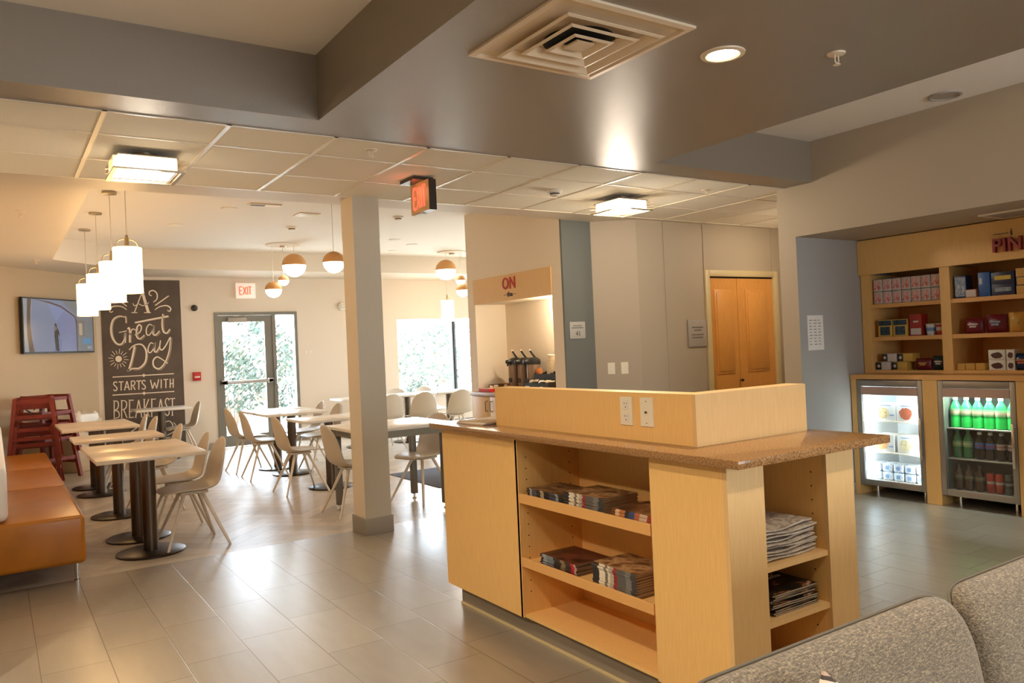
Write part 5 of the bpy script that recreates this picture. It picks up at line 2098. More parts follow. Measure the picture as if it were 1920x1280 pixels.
# ================================================================= COFFEE NICHE
cc = thing('coffee_cabinet', 'pale maple base cabinet with brown laminate top in the coffee niche', 'cabinet', (5.0, 7.28, 0))
b = MB()
b.box(4.74, 5.245, 6.51, 8.04, 0.10, 0.885)
b.build('body', M['maple_pale_daylit'], cc, world=True, smooth=0)
b = MB()
b.box(4.79, 5.24, 6.53, 8.03, 0, 0.10)
b.build('toe_kick', M['toe'], cc, world=True, smooth=0)
for y0, y1, hy in ((7.655, 8.035, 7.70), (7.27, 7.645, 7.60), (6.885, 7.26, 6.93), (6.515, 6.875, 6.83)):
    b = MB()
    b.box(4.72, 4.74, y0, y1, 0.115, 0.88, bevel=0.002)
    dr = b.build('door', M['maple_pale_daylit'], cc, world=True)
    b = MB()
    b.tube([(4.72, hy, 0.715), (4.692, hy, 0.715), (4.692, hy, 0.83), (4.72, hy, 0.83)], 0.005, 8)
    b.build('handle', M['bronze_dark'], dr, world=True)
b = MB()
b.box(4.695, 5.245, 6.505, 8.045, 0.888, 0.928, bevel=0.004)
b.box(5.23, 5.245, 6.505, 8.045, 0.928, 1.0)
b.box(4.96, 5.23, 8.03, 8.045, 0.928, 1.0)
wt = b.build('worktop', M['laminate_top'])
tag(wt, 'brown laminate coffee counter with a low splashback in the wall niche', 'countertop')

sg = thing('coffee_sign', 'maple sign board with red lettering ON above the coffee niche', 'sign', (4.81, 7.28, 2.1))
b = MB()
b.box(4.807, 4.82, 6.495, 8.06, 1.958, 2.252)
b.build('board', M['maple_pale_daylit'], sg, world=True, smooth=0)
b = MB()
b.text('ON', 0.185, on_x(4.803, 7.275, 2.145), 0.008, 0.92, 1.02, bold=0.002)
b.build('letters', M['red'], sg, world=True)
b = MB()
for y0, y1 in ((7.39, 7.335), (7.14, 7.195)):
    b.box(4.8035, 4.808, min(y0, y1), max(y0, y1), 2.022, 2.027)
b.text('the', 0.07, on_x(4.8055, 7.265, 2.026), 0.003, 1.2, 1.0, bold=0.003)
b.build('small_lettering', M['brown_black'], sg, world=True, smooth=0)


def make_airpot():
    o = thing('airpot', '', 'airpot')
    b = MB()
    b.lathe([(0, 0), (0.078, 0), (0.080, 0.01), (0.080, 0.30), (0.076, 0.315), (0, 0.315)], n=28)
    b.build('body', mat('brown_steel_airpot', srgb(132, 112, 96), 0.35, metal=0.5), o)
    b = MB()
    b.lathe([(0.0812, 0.01), (0.0812, 0.022)], n=28)
    b.build('base_ring', M['black'], o)
    # head with pouring beak towards -X
    b = MB()
    b.lathe([(0.0, 0.305), (0.083, 0.305), (0.085, 0.33), (0.078, 0.36), (0.05, 0.382), (0, 0.386)], n=28)
    b.box(-0.125, -0.05, -0.035, 0.035, 0.315, 0.362, bevel=0.015)
    b.build('head', M['black'], o)
    b = MB()
    b.tube([(-0.105, 0, 0.33), (-0.112, 0, 0.29)], 0.010, 10)
    b.build('spout', M['black'], o)
    b = MB()
    b.tube(smooth_path([(0.03, 0, 0.375), (0.0, 0.0, 0.41), (-0.02, 0.01, 0.445), (-0.03, 0.015, 0.462)]), 0.011, 8)
    lv = b.build('pump_lever', M['black'], o)
    b = MB()
    b.lathe([(0, -0.011), (0.010, -0.006), (0.012, 0.0), (0.008, 0.009), (0, 0.011)], (-0.031, 0.015, 0.466), 12)
    b.build('lever_tip', M['white_plastic'], lv)
    b = MB()
    b.box(-0.0835, -0.079, -0.03, 0.03, 0.10, 0.15)
    b.build('label', M['dark'], o, smooth=0)
    return o


AP = make_airpot()
GA = 'airpots in the coffee niche'
for i, (y, lab) in enumerate(((7.64, 'brown steel airpot with black pump head, first from the tray'), (7.455, 'brown steel airpot, middle of the three in the coffee niche'), (7.275, 'brown steel airpot nearest the condiment organiser'))):
    if i == 0:
        AP.location = (5.09, y, 0.9285)
        AP['label'], AP['group'] = lab, GA
    else:
        dup(AP, (5.09, y, 0.9285), -0.1 * i, lab, GA)

og = thing('condiment_organiser', 'black stepped condiment organiser at the right end of the coffee niche', 'organiser', (4.96, 6.95, 0.9285))
b = MB()
for x0, x1, z1 in ((4.76, 4.88, 0.995), (4.88, 5.02, 1.06), (5.02, 5.18, 1.15)):
    for y0, y1 in ((6.72, 6.87), (6.87, 7.02), (7.02, 7.17)):
        t = 0.006
        b.box(x0, x0 + t, y0, y1, 0.9285, z1 - 0.02)
        b.box(x1 - t, x1, y0, y1, 0.9285, z1)
        b.box(x0 + t, x1 - t, y0, y0 + t, 0.9285, z1 - 0.01)
        b.box(x0 + t, x1 - t, y1 - t, y1, 0.9285, z1 - 0.01)
        b.box(x0 + t, x1 - t, y0 + t, y1 - t, 0.9285, 0.935)
b.build('trays', M['black'], og, world=True, smooth=0)
rr = random.Random(5)
SUG = mat('white_sachet', srgb(232, 226, 214), 0.6)
SUG2 = mat('tan_sachet', srgb(206, 190, 160), 0.6)
row_ = 0
for xi, (x0, z) in enumerate(((4.78, 0.995), (4.91, 1.06))):
    for yi, y0 in enumerate((6.795, 6.945, 7.095)):
        for k in range(3):
            b = MB()
            b.box(-0.018, 0.018, -0.034, 0.034, -0.003, 0.003, bevel=0.002)
            s = b.build('sachet', SUG if (xi + yi) % 2 == 0 else SUG2)
            s.location = (x0 + 0.02 + k * 0.028, y0 + rr.uniform(-0.015, 0.015), z - 0.012 + rr.uniform(-0.004, 0.006))
            s.rotation_euler = (rr.uniform(-0.2, 0.2), -0.9, rr.uniform(-0.25, 0.25))
            tag(s, '%s packets standing in the %s %s compartment of the black organiser' % ('white sugar' if (xi + yi) % 2 == 0 else 'tan sugar', ('front', 'middle')[xi], ('right', 'centre', 'left')[yi]), 'sachet', 'sugar packets in the organiser')
GC = 'cups on the organiser'
# leaning stack of white cups and an orange sleeve
cupm = mat('white_paper_cup', srgb(236, 222, 198), 0.5)
sl = mat('kraft_orange_cup', srgb(196, 120, 66), 0.55)
b = MB()
for k in range(8):
    z = k * 0.022
    b.lathe([(0.030, z), (0.040, z + 0.085), (0.043, z + 0.088), (0.043, z + 0.094), (0.038, z + 0.094)], n=20)
cs = thing('cup_stack', 'leaning stack of white paper cups in the black organiser', 'cup stack', (5.10, 6.985, 1.09), rot=(0.14, 0.04, 0))
b.build('cups', cupm, cs)
b = MB()
b.lathe([(0.0, 0.0), (0.026, 0.0), (0.043, 0.115), (0.045, 0.118), (0.040, 0.118), (0.024, 0.005)], n=20)
so = b.build('paper_cup', sl)
so.location = (5.07, 7.09, 1.07)
so.rotation_euler = (-0.45, -0.1, 0)
tag(so, 'orange-brown paper cup tilted beside the white cup stack', 'cup')

tr = thing('creamer_tray', 'red rectangular tray of white creamer cups on the coffee counter', 'tray', (4.94, 7.86, 0.9285))
b = MB()
b.box(4.78, 5.10, 7.74, 7.98, 0.9285, 0.934)
for q in ((4.78, 4.786, 7.74, 7.98), (5.094, 5.10, 7.74, 7.98), (4.786, 5.094, 7.74, 7.746), (4.786, 5.094, 7.974, 7.98)):
    b.box(q[0], q[1], q[2], q[3], 0.934, 0.964)
b.build('tray', M['red_plastic'], tr, world=True, smooth=0)
b = MB()
b.lathe([(0, 0), (0.014, 0), (0.019, 0.026), (0.022, 0.027), (0.022, 0.029), (0, 0.030)], n=14)
cr = b.build('creamer_cup', mat('creamer_white', srgb(240, 226, 206), 0.4))
k = 0
rows_ = ('right-hand', 'middle', 'left-hand')
for i in range(3):
    for j in range(8):
        pos = (4.812 + j * 0.0366, 7.785 + i * 0.075, 0.9345)
        lab = 'white creamer cup in the red tray, %s row, %s from its front edge' % (rows_[i], ('first', 'second', 'third', 'fourth', 'fifth', 'sixth', 'seventh', 'eighth')[j])
        if k == 0:
            o = cr
        else:
            o = cr.copy()
            COL.objects.link(o)
        o.location = pos
        tag(o, lab, 'creamer', 'creamers in the red tray')
        k += 1
for q, (x, y, lab) in enumerate(((4.84, 7.81, 'white creamer cup heaped on top near the front of the red tray'), (4.91, 7.83, 'white creamer cup heaped on top in the middle of the red tray'), (4.97, 7.89, 'white creamer cup heaped on top behind the middle of the red tray'), (5.05, 7.82, 'white creamer cup heaped on top at the far end of the red tray'))):
    o = cr.copy()
    COL.objects.link(o)
    o.location = (x, y, 0.966)
    o.rotation_euler = (0.3, 0.2, 0)
    tag(o, lab, 'creamer', 'creamers in the red tray')

# ---- signs and plates on the corridor walls


def on_y(x, y, z):
    """text that faces -Y"""
    return Matrix.Translation((x, y, z)) @ Matrix(((1, 0, 0, 0), (0, 0, -1, 0), (0, 1, 0, 0), (0, 0, 0, 1)))


s1 = thing('room_sign', 'small pale room sign reading 41 on the blue-grey pier', 'sign', (4.975, 6.30, 1.59))
b = MB()
b.box(4.872, 5.072, 6.292, 6.30, 1.495, 1.668, bevel=0.002)
b.build('plate', M['sign_pale'], s1, world=True)
b = MB()
b.text('41', 0.075, on_y(4.978, 6.291, 1.545), 0.002, 0.9, 1.0)
for k, (z, w_) in enumerate(((1.628, 0.055), (1.607, 0.075))):
    x = 4.972 - w_
    while x < 4.972 + w_ - 0.008:
        b.box(x, x + 0.009, 6.2905, 6.2925, z - 0.004 * (1 + k * 0.4), z + 0.004)
        x += 0.0125
b.build('lettering', mat('dark_grey_print', srgb(84, 82, 78), 0.6), s1, world=True, smooth=0)
M['sign_print'] = mat('sign_print', srgb(110, 104, 96), 0.6)
s2 = thing('staff_sign', 'grey square wall sign with four lines of print left of the folding door', 'sign', (6.40, 6.014, 1.5))
b = MB()
b.box(6.262, 6.545, 6.004, 6.014, 1.355, 1.648, bevel=0.002)
b.build('plate', M['sign_grey'], s2, world=True)
for nm, z, w_ in (('title_print', 1.565, 0.088), ('title_print', 1.535, 0.058), ('note_print', 1.485, 0.098), ('note_print', 1.455, 0.092)):
    b = MB()
    x = 6.405 - w_
    while x < 6.405 + w_ - 0.01:
        b.box(x, x + 0.010, 6.0025, 6.0045, z - 0.008, z + 0.007)
        x += 0.0145
    b.build(nm, M['sign_print'], s2, world=True, smooth=0)
# plates on the chamfered wall
ax, ay = 5.20, 6.30
dx, dy = 5.577 - 5.20, 6.02 - 6.30
ll = math.hypot(dx, dy)
dx, dy = dx / ll, dy / ll


def chamf(u, v, d):
    return (ax + dx * u + dy * d, ay + dy * u - dx * d, v)


for i, (u, nm, lab) in enumerate(((0.155, 'light_switch', 'almond wall plate with a toggle on the chamfered wall, left of two'), (0.292, 'wall_outlet', 'almond wall plate with a toggle on the chamfered wall, right of two'))):
    r_ = thing('switch_plate', lab, 'switch plate', chamf(u, 1.172, 0), 0, 'plates on the chamfered wall')
    plate(r_, 'plate', 'toggle', lambda a, c, d, u=u: chamf(u + a, 1.172 + c, d))

# ---- things on the back wall
fa = thing('fire_alarm_pull', 'red fire alarm pull station left of the glass door', 'fire alarm', (2.695, 13.24, 1.19))
b = MB()
b.box(2.635, 2.755, 13.19, 13.24, 1.12, 1.255, bevel=0.006)
b.build('case', M['red_plastic'], fa, world=True)
b = MB()
b.box(2.655, 2.735, 13.180, 13.192, 1.165, 1.19, bevel=0.004)
b.build('pull_bar', M['white_plastic'], fa, world=True)
hn = thing('alarm_dome', 'small dark round camera dome high beside the chalkboard mural', 'camera', (2.70, 13.24, 2.28))
b = MB()
b.lathe([(0.05, 0.0), (0.05, -0.025), (0.036, -0.045), (0.0, -0.052)], (2.70, 13.24, 2.28), 20, 'y')
b.build('housing', M['bronze_dark'], hn, world=True)
b = MB()
b.lathe([(0.018, -0.049), (0.014, -0.056), (0, -0.058)], (2.70, 13.24, 2.28), 16, 'y')
b.build('lens', M['black'], hn, world=True)
st = thing('alarm_strobe', 'white round alarm strobe on the back wall, half behind the column', 'alarm', (5.17, 13.24, 2.28))
b = MB()
b.lathe([(0.075, 0.0), (0.075, -0.03), (0.06, -0.05), (0.0, -0.055)], (5.17, 13.24, 2.28), 24, 'y')
b.build('housing', M['white_plastic'], st, world=True)
b = MB()
b.box(5.13, 5.21, 13.17, 13.19, 2.265, 2.295)
b.build('lens', M['chrome'], st, world=True, smooth=0)
wp = thing('wall_plate', 'small white data plate on the back wall right of the glass door', 'wall plate', (4.54, 13.24, 1.5))
b = MB()
b.box(4.47, 4.605, 13.234, 13.24, 1.485, 1.522)
b.build('plate', M['white_plastic'], wp, world=True, smooth=0)
b = MB()
b.box(4.53, 4.545, 13.230, 13.235, 1.495, 1.51)
b.build('jack', M['sign_grey'], wp, world=True, smooth=0)

# ---- exit signs
e1 = thing('exit_sign', 'white exit sign with red letters on the wall above the glass door', 'exit sign', (3.51, 13.24, 2.55))
b = MB()
b.box(3.355, 3.668, 13.20, 13.24, 2.43, 2.682, bevel=0.004)
b.build('housing', M['exit_white'], e1, world=True)
LET = {'E': [[(0, 0), (0, 1)], [(0, 1), (.9, 1)], [(0, .5), (.75, .5)], [(0, 0), (.9, 0)]], 'X': [[(0, 0), (1, 1)], [(1, 0), (0, 1)]], 'I': [[(.5, 0), (.5, 1)]], 'T': [[(.5, 0), (.5, 1)], [(0, 1), (1, 1)]]}


def exit_word(mb, w_, h_, fn, sw_):
    x = -w_ / 2
    for ch, cw in (('E', .27), ('X', .29), ('I', .12), ('T', .27)):
        for s in LET[ch]:
            mb.ribbon([(x + u * cw * w_ * 0.86, (v - 0.5) * h_) for u, v in s], sw_, fn, 0.002)
        x += cw * w_ * 1.04
    return mb


b = MB()
exit_word(b, 0.205, 0.128, lambda u, v, d: (3.512 + u, 13.1995 - d, 2.556 + v), 0.020)
b.build('letters', M['exit_red'], e1, world=True, smooth=0)
e2 = thing('exit_sign', 'hanging exit sign with red letters under the tiled ceiling beside the column', 'exit sign', (2.66, 5.10, 2.45))
b = MB()
b.box(2.63, 2.69, 4.965, 5.255, 2.452, 2.672)
by_normal(b, lambda f: abs(f.normal.x) > 0.9, 1)
b.build('housing', [M['bronze_dark'], M['exit_face']], e2, world=True, smooth=0)
b = MB()
b.box(2.54, 2.70, 5.02, 5.24, 2.672, 2.6935)
b.build('canopy', M['bronze_dark'], e2, world=True, smooth=0)
b = MB()
exit_word(b, 0.205, 0.150, lambda u, v, d: (2.6295 - d, 5.105 - u, 2.562 + v), 0.022)
b.build('letters', M['exit_red'], e2, world=True, smooth=0)
b = MB()
b.box(2.637, 2.683, 5.12, 5.245, 2.447, 2.452)
b.build('down_lens', M['white_plastic'], e2, world=True, smooth=0)
light('exit_glow', 'POINT', (2.58, 5.10, 2.60), 0.15, (1.0, 0.25, 0.12), radius=0.05)

# ================================================================= CEILING FITTINGS
# ---- square air diffuser
av = thing('air_diffuser', 'large square white air diffuser in the taupe soffit', 'air vent', (2.06, 2.52, 2.70))
cx, cy, hs = 2.06, 2.515, 0.335


def sq_ring(mb, r0, z0, r1, z1):
    a = [mb.bm.verts.new((cx + sx * r0, cy + sy * r0, z0)) for sx, sy in ((-1, -1), (1, -1), (1, 1), (-1, 1))]
    c = [mb.bm.verts.new((cx + sx * r1, cy + sy * r1, z1)) for sx, sy in ((-1, -1), (1, -1), (1, 1), (-1, 1))]
    mb.skin([a, c], False, False)


b = MB()
prev = None
for r, z in ((hs, 2.70), (hs, 2.690), (hs - 0.028, 2.687), (hs - 0.034, 2.698)):
    if prev:
        sq_ring(b, prev[0], prev[1], r, z)
    prev = (r, z)
b.build('frame', M['white_metal'], av, smooth=0, world=True)
b = MB()
b.box(cx - hs + 0.02, cx + hs - 0.02, cy - hs + 0.02, cy + hs - 0.02, 2.6985, 2.6995)
b.build('backing', M['white_metal'], av, smooth=0, world=True)
b = MB()
b.lathe([(0.0, 2.6965), (0.15, 2.6965), (0.15, 2.6984)], (cx, cy, 0), 32)
b.build('duct', M['duct'], av, world=True)
for r in (0.248, 0.175, 0.102):
    b = MB()
    sq_ring(b, r, 2.672, r - 0.014, 2.668)
    sq_ring(b, r - 0.014, 2.668, r - 0.052, 2.694)
    b.build('louvre', M['white_metal'], av, smooth=0, world=True, solid=0.002)
b = MB()
b.box(cx - 0.045, cx + 0.045, cy - 0.045, cy + 0.045, 2.672, 2.680)
b.build('centre_plate', M['white_metal'], av, smooth=0, world=True)

# ---- recessed downlights
dl = thing('downlight', 'round recessed downlight glowing in the taupe soffit', 'ceiling light', (2.734, 2.343, 2.70))
b = MB()
b.lathe([(0.098, 0.0), (0.096, -0.006), (0.075, -0.009), (0.066, -0.002), (0.066, 0.0)], n=36)
b.build('trim_ring', M['white_metal'], dl)
b = MB()
b.lathe([(0.0, -0.003), (0.066, -0.003), (0.066, -0.001)], n=36)
b.build('lens', M['down_glow'], dl)
for i, (x, y, z) in enumerate(DOWNLIGHTS[1:]):
    dup(dl, (x, y, z + 0.002), 0, ('downlight in the taupe soffit above the sofa', 'rearmost downlight in the taupe soffit', 'downlight in the raised lobby ceiling, in line with the diffuser', 'downlight in the raised lobby ceiling by the left wall', 'downlight in the raised lobby ceiling over the camera side')[i])

# ---- speaker in the right raised ceiling
sk = thing('ceiling_speaker', 'round ceiling speaker grille in the raised strip by the right wall', 'speaker', (5.50, 2.80, 3.04))
b = MB()
b.lathe([(0.105, 0.0), (0.105, -0.012), (0.09, -0.014), (0.085, -0.006), (0.0, -0.008)], n=32)
b.build('grille', M['sign_grey'], sk)


# ---- sprinkler heads
def make_sprinkler():
    o = thing('sprinkler', '', 'sprinkler')
    b = MB()
    b.lathe([(0.040, 0.0), (0.038, -0.006), (0.018, -0.010), (0.0, -0.010)], n=24)
    b.build('escutcheon', M['white_metal'], o)
    b = MB()
    for s in (-1, 1):
        b.tube([(s * 0.013, 0, -0.008), (s * 0.013, 0, -0.036), (0, 0, -0.050)], 0.0035, 8)
    b.build('frame_arms', M['white_metal'], o)
    b = MB()
    b.lathe([(0.0, -0.050), (0.016, -0.050), (0.016, -0.053), (0.0, -0.054)], n=16)
    b.build('deflector', M['white_metal'], o)
    return o


SPK = make_sprinkler()
SPK.location = (3.204, 2.099, 2.70)
SPK['label'] = 'white sprinkler head in the taupe soffit right of the downlight'
for x, y, z, lab in ((1.983, 4.481, 2.70, 'sprinkler head in the tiled ceiling left of the hanging exit sign'), (5.082, 4.60, 2.70, 'sprinkler head in the tiled ceiling near the right wall'),
                     (0.228, 7.77, 2.77, 'sprinkler head in the warm-lit soffit left of the pendants'), (0.481, 11.3, 2.77, 'sprinkler head in the soffit above the television'),
                     (6.81, 12.60, 2.77, 'sprinkler head in the far soffit above the picture window')):
    dup(SPK, (x, y, z), 0.4, lab)


# ---- smoke detectors
def make_detector():
    o = thing('smoke_detector', '', 'smoke detector')
    b = MB()
    b.lathe([(0.060, 0.0), (0.060, -0.014), (0.052, -0.022), (0.0, -0.022)], n=28)
    b.build('base', M['white_plastic'], o)
    b = MB()
    b.lathe([(0.040, -0.020), (0.038, -0.040), (0.026, -0.048), (0.0, -0.049)], n=24)
    b.build('sensor', M['white_plastic'], o)
    b = MB()
    b.lathe([(0.0405, -0.024), (0.0395, -0.034)], n=24)
    b.build('vent_slot', M['dark'], o)
    return o


SMD = make_detector()
SMD.location = (3.855, 5.10, 2.6995)
SMD['label'] = 'smoke detector in the tiled ceiling left of the second flush lamp'
for x, y, lab in ((3.163, 9.65, 'smoke detector on the dining ceiling above the globe pendants'), (4.10, 8.55, 'smoke detector on the dining ceiling right of the column')):
    dup(SMD, (x, y, 3.06), 0, lab)
# twin-lens emergency heads seen as small discs on the dining ceiling
b = MB()
b.lathe([(0.085, 0.0), (0.085, -0.008), (0.07, -0.012), (0.0, -0.012)], n=28)
disc = b.build('ceiling_speaker', M['ceiling'])
tag(disc, 'flat round speaker on the dining ceiling near the slot vent', 'speaker', 'flat round speakers on the dining ceiling')
disc.location = (2.16, 8.64, 3.06)
for x, y, lab in ((4.89, 10.34, 'flat round speaker on the dining ceiling right of the column, nearest'), (5.36, 10.74, 'flat round speaker on the dining ceiling right of the column, middle'), (5.41, 11.50, 'flat round speaker on the dining ceiling right of the column, farthest'), (1.85, 9.9, 'flat round speaker on the dining ceiling behind the cylinder pendants')):
    q = disc.copy()
    COL.objects.link(q)
    q.location = (x, y, 3.06)
    q['label'] = lab
sv = thing('slot_vent', 'slim slot vent on the dining ceiling between pendants and column', 'vent', (2.45, 8.32, 3.06))
b = MB()
b.box(2.28, 2.61, 8.26, 8.38, 3.048, 3.06, bevel=0.003)
b.build('frame', M['white_metal'], sv, world=True)
b = MB()
for k in range(3):
    b.box(2.30, 2.45, 8.285 + k * 0.028, 8.303 + k * 0.028, 3.0468, 3.05)
b.build('slots', M['dark'], sv, world=True, smooth=0)
pv = thing('access_panel', 'small white square panel on the dining ceiling by the globe pendants', 'panel', (3.05, 8.75, 3.06))
b = MB()
b.box(2.93, 3.17, 8.63, 8.87, 3.05, 3.06, bevel=0.003)
b.build('frame', M['white_metal'], pv, world=True)
b = MB()
b.box(2.96, 3.14, 8.66, 8.84, 3.047, 3.052, bevel=0.002)
b.build('cover', M['white_plastic'], pv, world=True)


# ---- flush lamps of stacked frosted plates
def make_flush():
    o = thing('flush_lamp', '', 'ceiling light')
    b = MB()
    b.lathe([(0.0, 0.0), (0.07, 0.0), (0.07, -0.012), (0.0, -0.014)], n=24)
    b.build('canopy', M['nickel'], o)
    b = MB()
    b.cyl((0, 0, -0.01), (0, 0, -0.05), 0.008)
    for s in ((-.1, -.1), (.1, -.1), (.1, .1), (-.1, .1)):
        b.cyl((s[0], s[1], -0.045), (s[0], s[1], -0.125), 0.004, n=8)
    b.build('rods', M['nickel'], o)
    b = MB()
    b.box(-0.155, 0.155, -0.155, 0.155, -0.118, -0.048, bevel=0.004)
    b.build('diffuser_box', M['lamp_glow'], o)
    b = MB()
    b.box(-0.165, 0.165, -0.165, 0.165, -0.046, -0.040)
    b.build('top_pan', M['nickel'], o, smooth=0)
    b = MB()
    for z in (-0.060, -0.088, -0.122):
        for s in (0.195,):
            b.box(-s, s, -s, -0.157, z - 0.004, z)
            b.box(-s, s, 0.157, s, z - 0.004, z)
            b.box(-s, -0.157, -0.157, 0.157, z - 0.004, z)
            b.box(0.157, s, -0.157, 0.157, z - 0.004, z)
    b.build('glass_plates', glass('frosted_plate', (1.0, 0.93, 0.82, 1), 0.3), o, smooth=0)
    b = MB()
    t = 0.022
    for z in (-0.134,):
        b.box(-0.195, 0.195, -0.195, -0.195 + t, z, z + 0.008)
        b.box(-0.195, 0.195, 0.195 - t, 0.195, z, z + 0.008)
        b.box(-0.195, -0.195 + t, -0.195 + t, 0.195 - t, z, z + 0.008)
        b.box(0.195 - t, 0.195, -0.195 + t, 0.195 - t, z, z + 0.008)
    b.build('metal_frame', M['nickel'], o, smooth=0)
    return o


FL = make_flush()
FL.location = (0.80, 5.14, 2.70)
FL['label'] = 'square flush lamp of stacked frosted plates at the left of the tiled ceiling'
dup(FL, (4.60, 5.14, 2.70), 0, 'square flush lamp of stacked frosted plates at the right of the tiled ceiling')
dup(FL, (7.2, 5.1, 2.70), 0, 'square flush lamp round the corner in the closet hall')


# ---- cylinder pendants over the bench tables
def make_pendant(drop):
    """origin at the ceiling; drop = ceiling to the shade's lower rim"""
    o = thing('cylinder_pendant', '', 'pendant lamp')
    h = 0.375
    zb = -drop
    b = MB()
    b.lathe([(0.0, 0.0), (0.063, 0.0), (0.063, -0.018), (0.0, -0.022)], n=28)
    b.build('canopy', M['nickel'], o)
    b = MB()
    b.cyl((0, 0, -0.02), (0, 0, zb + h + 0.10), 0.0035, n=8)
    b.build('cord', M['cord'], o)
    b = MB()
    b.lathe([(0.0, zb + h + 0.11), (0.011, zb + h + 0.105), (0.013, zb + h + 0.08), (0.017, zb + h + 0.075), (0.019, zb + h - 0.002), (0.0, zb + h - 0.002)], n=18)
    b.build('socket', M['nickel'], o)
    b = MB()
    b.tube(smooth_path([(-0.092, 0, zb + h - 0.01), (-0.090, 0, zb + h + 0.02), (-0.07, 0, zb + h + 0.055), (-0.02, 0, zb + h + 0.072), (0.02, 0, zb + h + 0.072), (0.07, 0, zb + h + 0.055), (0.090, 0, zb + h + 0.02), (0.092, 0, zb + h - 0.01)]), 0.0045, 8)
    b.build('bail', M['nickel'], o)
    b = MB()
    b.lathe([(0.0, zb + h), (0.108, zb + h), (0.111, zb + h - 0.004), (0.111, zb), (0.107, zb), (0.107, zb + 0.03), (0.0, zb + 0.03)], n=40)
    b.build('shade', M['shade'], o)
    return o


PD = make_pendant(1.03)
GP = 'cylinder pendants over the bench tables'
for i, (y, dz, lab) in enumerate(((7.17, 0.0, 'glowing cylinder pendant nearest the lobby, in front of the row'), (8.17, -0.005, 'glowing cylinder pendant second from the lobby'), (9.36, 0.0, 'glowing cylinder pendant third from the lobby'), (10.55, 0.0, 'glowing cylinder pendant farthest from the lobby, by the television'))):
    if i == 0:
        PD.location = (0.955, y, 3.06)
        PD.rotation_euler = (0, 0, 0.3)
        PD['label'], PD['group'] = lab, GP
    else:
        dup(PD, (0.955, y, 3.06 + dz), 0.3, lab, GP)
PW = make_pendant(0.83)
PW.location = (6.79, 12.3, 2.77)
PW['label'] = 'glowing cylinder pendant in front of the picture window'


# ---- oak-capped globe pendants
def make_globe(r, cord_len):
    """origin at the ceiling"""
    o = thing('globe_pendant', '', 'pendant lamp')
    b = MB()
    b.cyl((0, 0, 0), (0, 0, -cord_len), 0.004, n=8)
    b.build('cord', M['cord_white'], o)
    zc = -cord_len - r
    up = [(r * math.cos(a), zc + r * math.sin(a)) for a in [PI / 2 * i / 14 for i in range(15)]]
    b = MB()
    b.lathe([(0.0, zc + 0.004)] + up, n=40)
    b.build('wood_cap', M['globe_wood'], o, smooth=50)
    rg = r * 0.965
    lo = [(rg * math.cos(a), zc - rg * math.sin(a)) for a in [PI / 2 * i / 14 for i in range(15)]]
    b = MB()
    b.lathe([(0.0, zc + 0.003)] + lo, n=40)
    b.build('glass_bowl', M['globe'], o, smooth=50)
    return o


GG = 'oak-capped globe pendants over the middle tables'


def cluster(cx, cy, items, label, ceil=3.06, canopy=True):
    if canopy:
        c = thing('pendant_canopy', label, 'canopy', (cx, cy, ceil))
        b = MB()
        b.lathe([(0.0, 0.0), (0.24, 0.0), (0.24, -0.014), (0.10, -0.022), (0.0, -0.022)], n=40)
        b.build('plate', M['white_metal'], c)
        b = MB()
        b.lathe([(0.0, -0.02), (0.05, -0.02), (0.045, -0.045), (0.0, -0.05)], n=24)
        b.build('hub', M['nickel'], c)
    for x, y, zc, r, lab in items:
        g = make_globe(r, ceil - 0.01 - (zc + r))
        g.location = (x, y, ceil - 0.01)
        g['label'], g['group'] = lab, GG


cluster(3.54, 11.22, ((3.661, 11.137, 2.749, 0.171, 'largest globe pendant with oak cap, left of the column'), (3.402, 11.31, 2.413, 0.120, 'lowest globe pendant, in front of the wall beside the exit sign'), (3.528, 11.226, 2.54, 0.078, 'smallest globe pendant half hidden behind the lowest globe')), 'flat white ceiling plate of the globe pendants left of the column')
cluster(6.417, 11.396, ((6.326, 11.459, 2.763, 0.171, 'largest globe pendant right of the column'), (6.524, 11.329, 2.578, 0.084, 'small globe pendant by the coffee wall edge, upper'), (6.551, 11.312, 2.413, 0.116, 'globe pendant cut by the coffee wall edge, lowest')), 'flat white ceiling plate of the globe pendants right of the column')
cluster(3.1, 7.75, ((2.927, 7.65, 2.381, 0.112, 'globe pendant on a long cord touching the column edge'),), 'flat white ceiling plate hidden behind the square column')

# ================================================================= SOFA
M['piping'] = mat('dark_tweed_piping', srgb(104, 94, 80), 0.9)
so = thing('sofa', 'grey tweed sofa with piped back cushions at the lower right', 'sofa', (2.1, 0.55, 0))


def back_cushion(x0, x1):
    """lofted pillow-like back; flat panel towards the viewer, piping along the rear top edge"""
    b = MB()
    nx = 26
    prof = [(0.985, 0.42), (0.985, 0.60), (0.985, 0.80), (0.982, 0.848), (0.960, 0.856), (0.935, 0.850), (0.905, 0.826), (0.880, 0.785), (0.862, 0.72), (0.848, 0.62), (0.838, 0.52), (0.834, 0.42)]
    rings = []
    for i in range(nx + 1):
        t = i / nx
        e = min(t, 1 - t) * (x1 - x0)
        k = 1.0 if e > 0.09 else math.sqrt(max(0.0, 1 - (1 - e / 0.09) ** 2))
        ring = []
        for y, z in prof:
            yy = 0.93 + (y - 0.93) * (0.55 + 0.45 * k) + 0.0
            zz = z if z < 0.5 else 0.5 + (z - 0.5) * (0.90 + 0.10 * k)
            ring.append(b.bm.verts.new((x0 + (x1 - x0) * t, yy, zz)))
        rings.append(ring)
    b.skin(rings)
    return b, prof


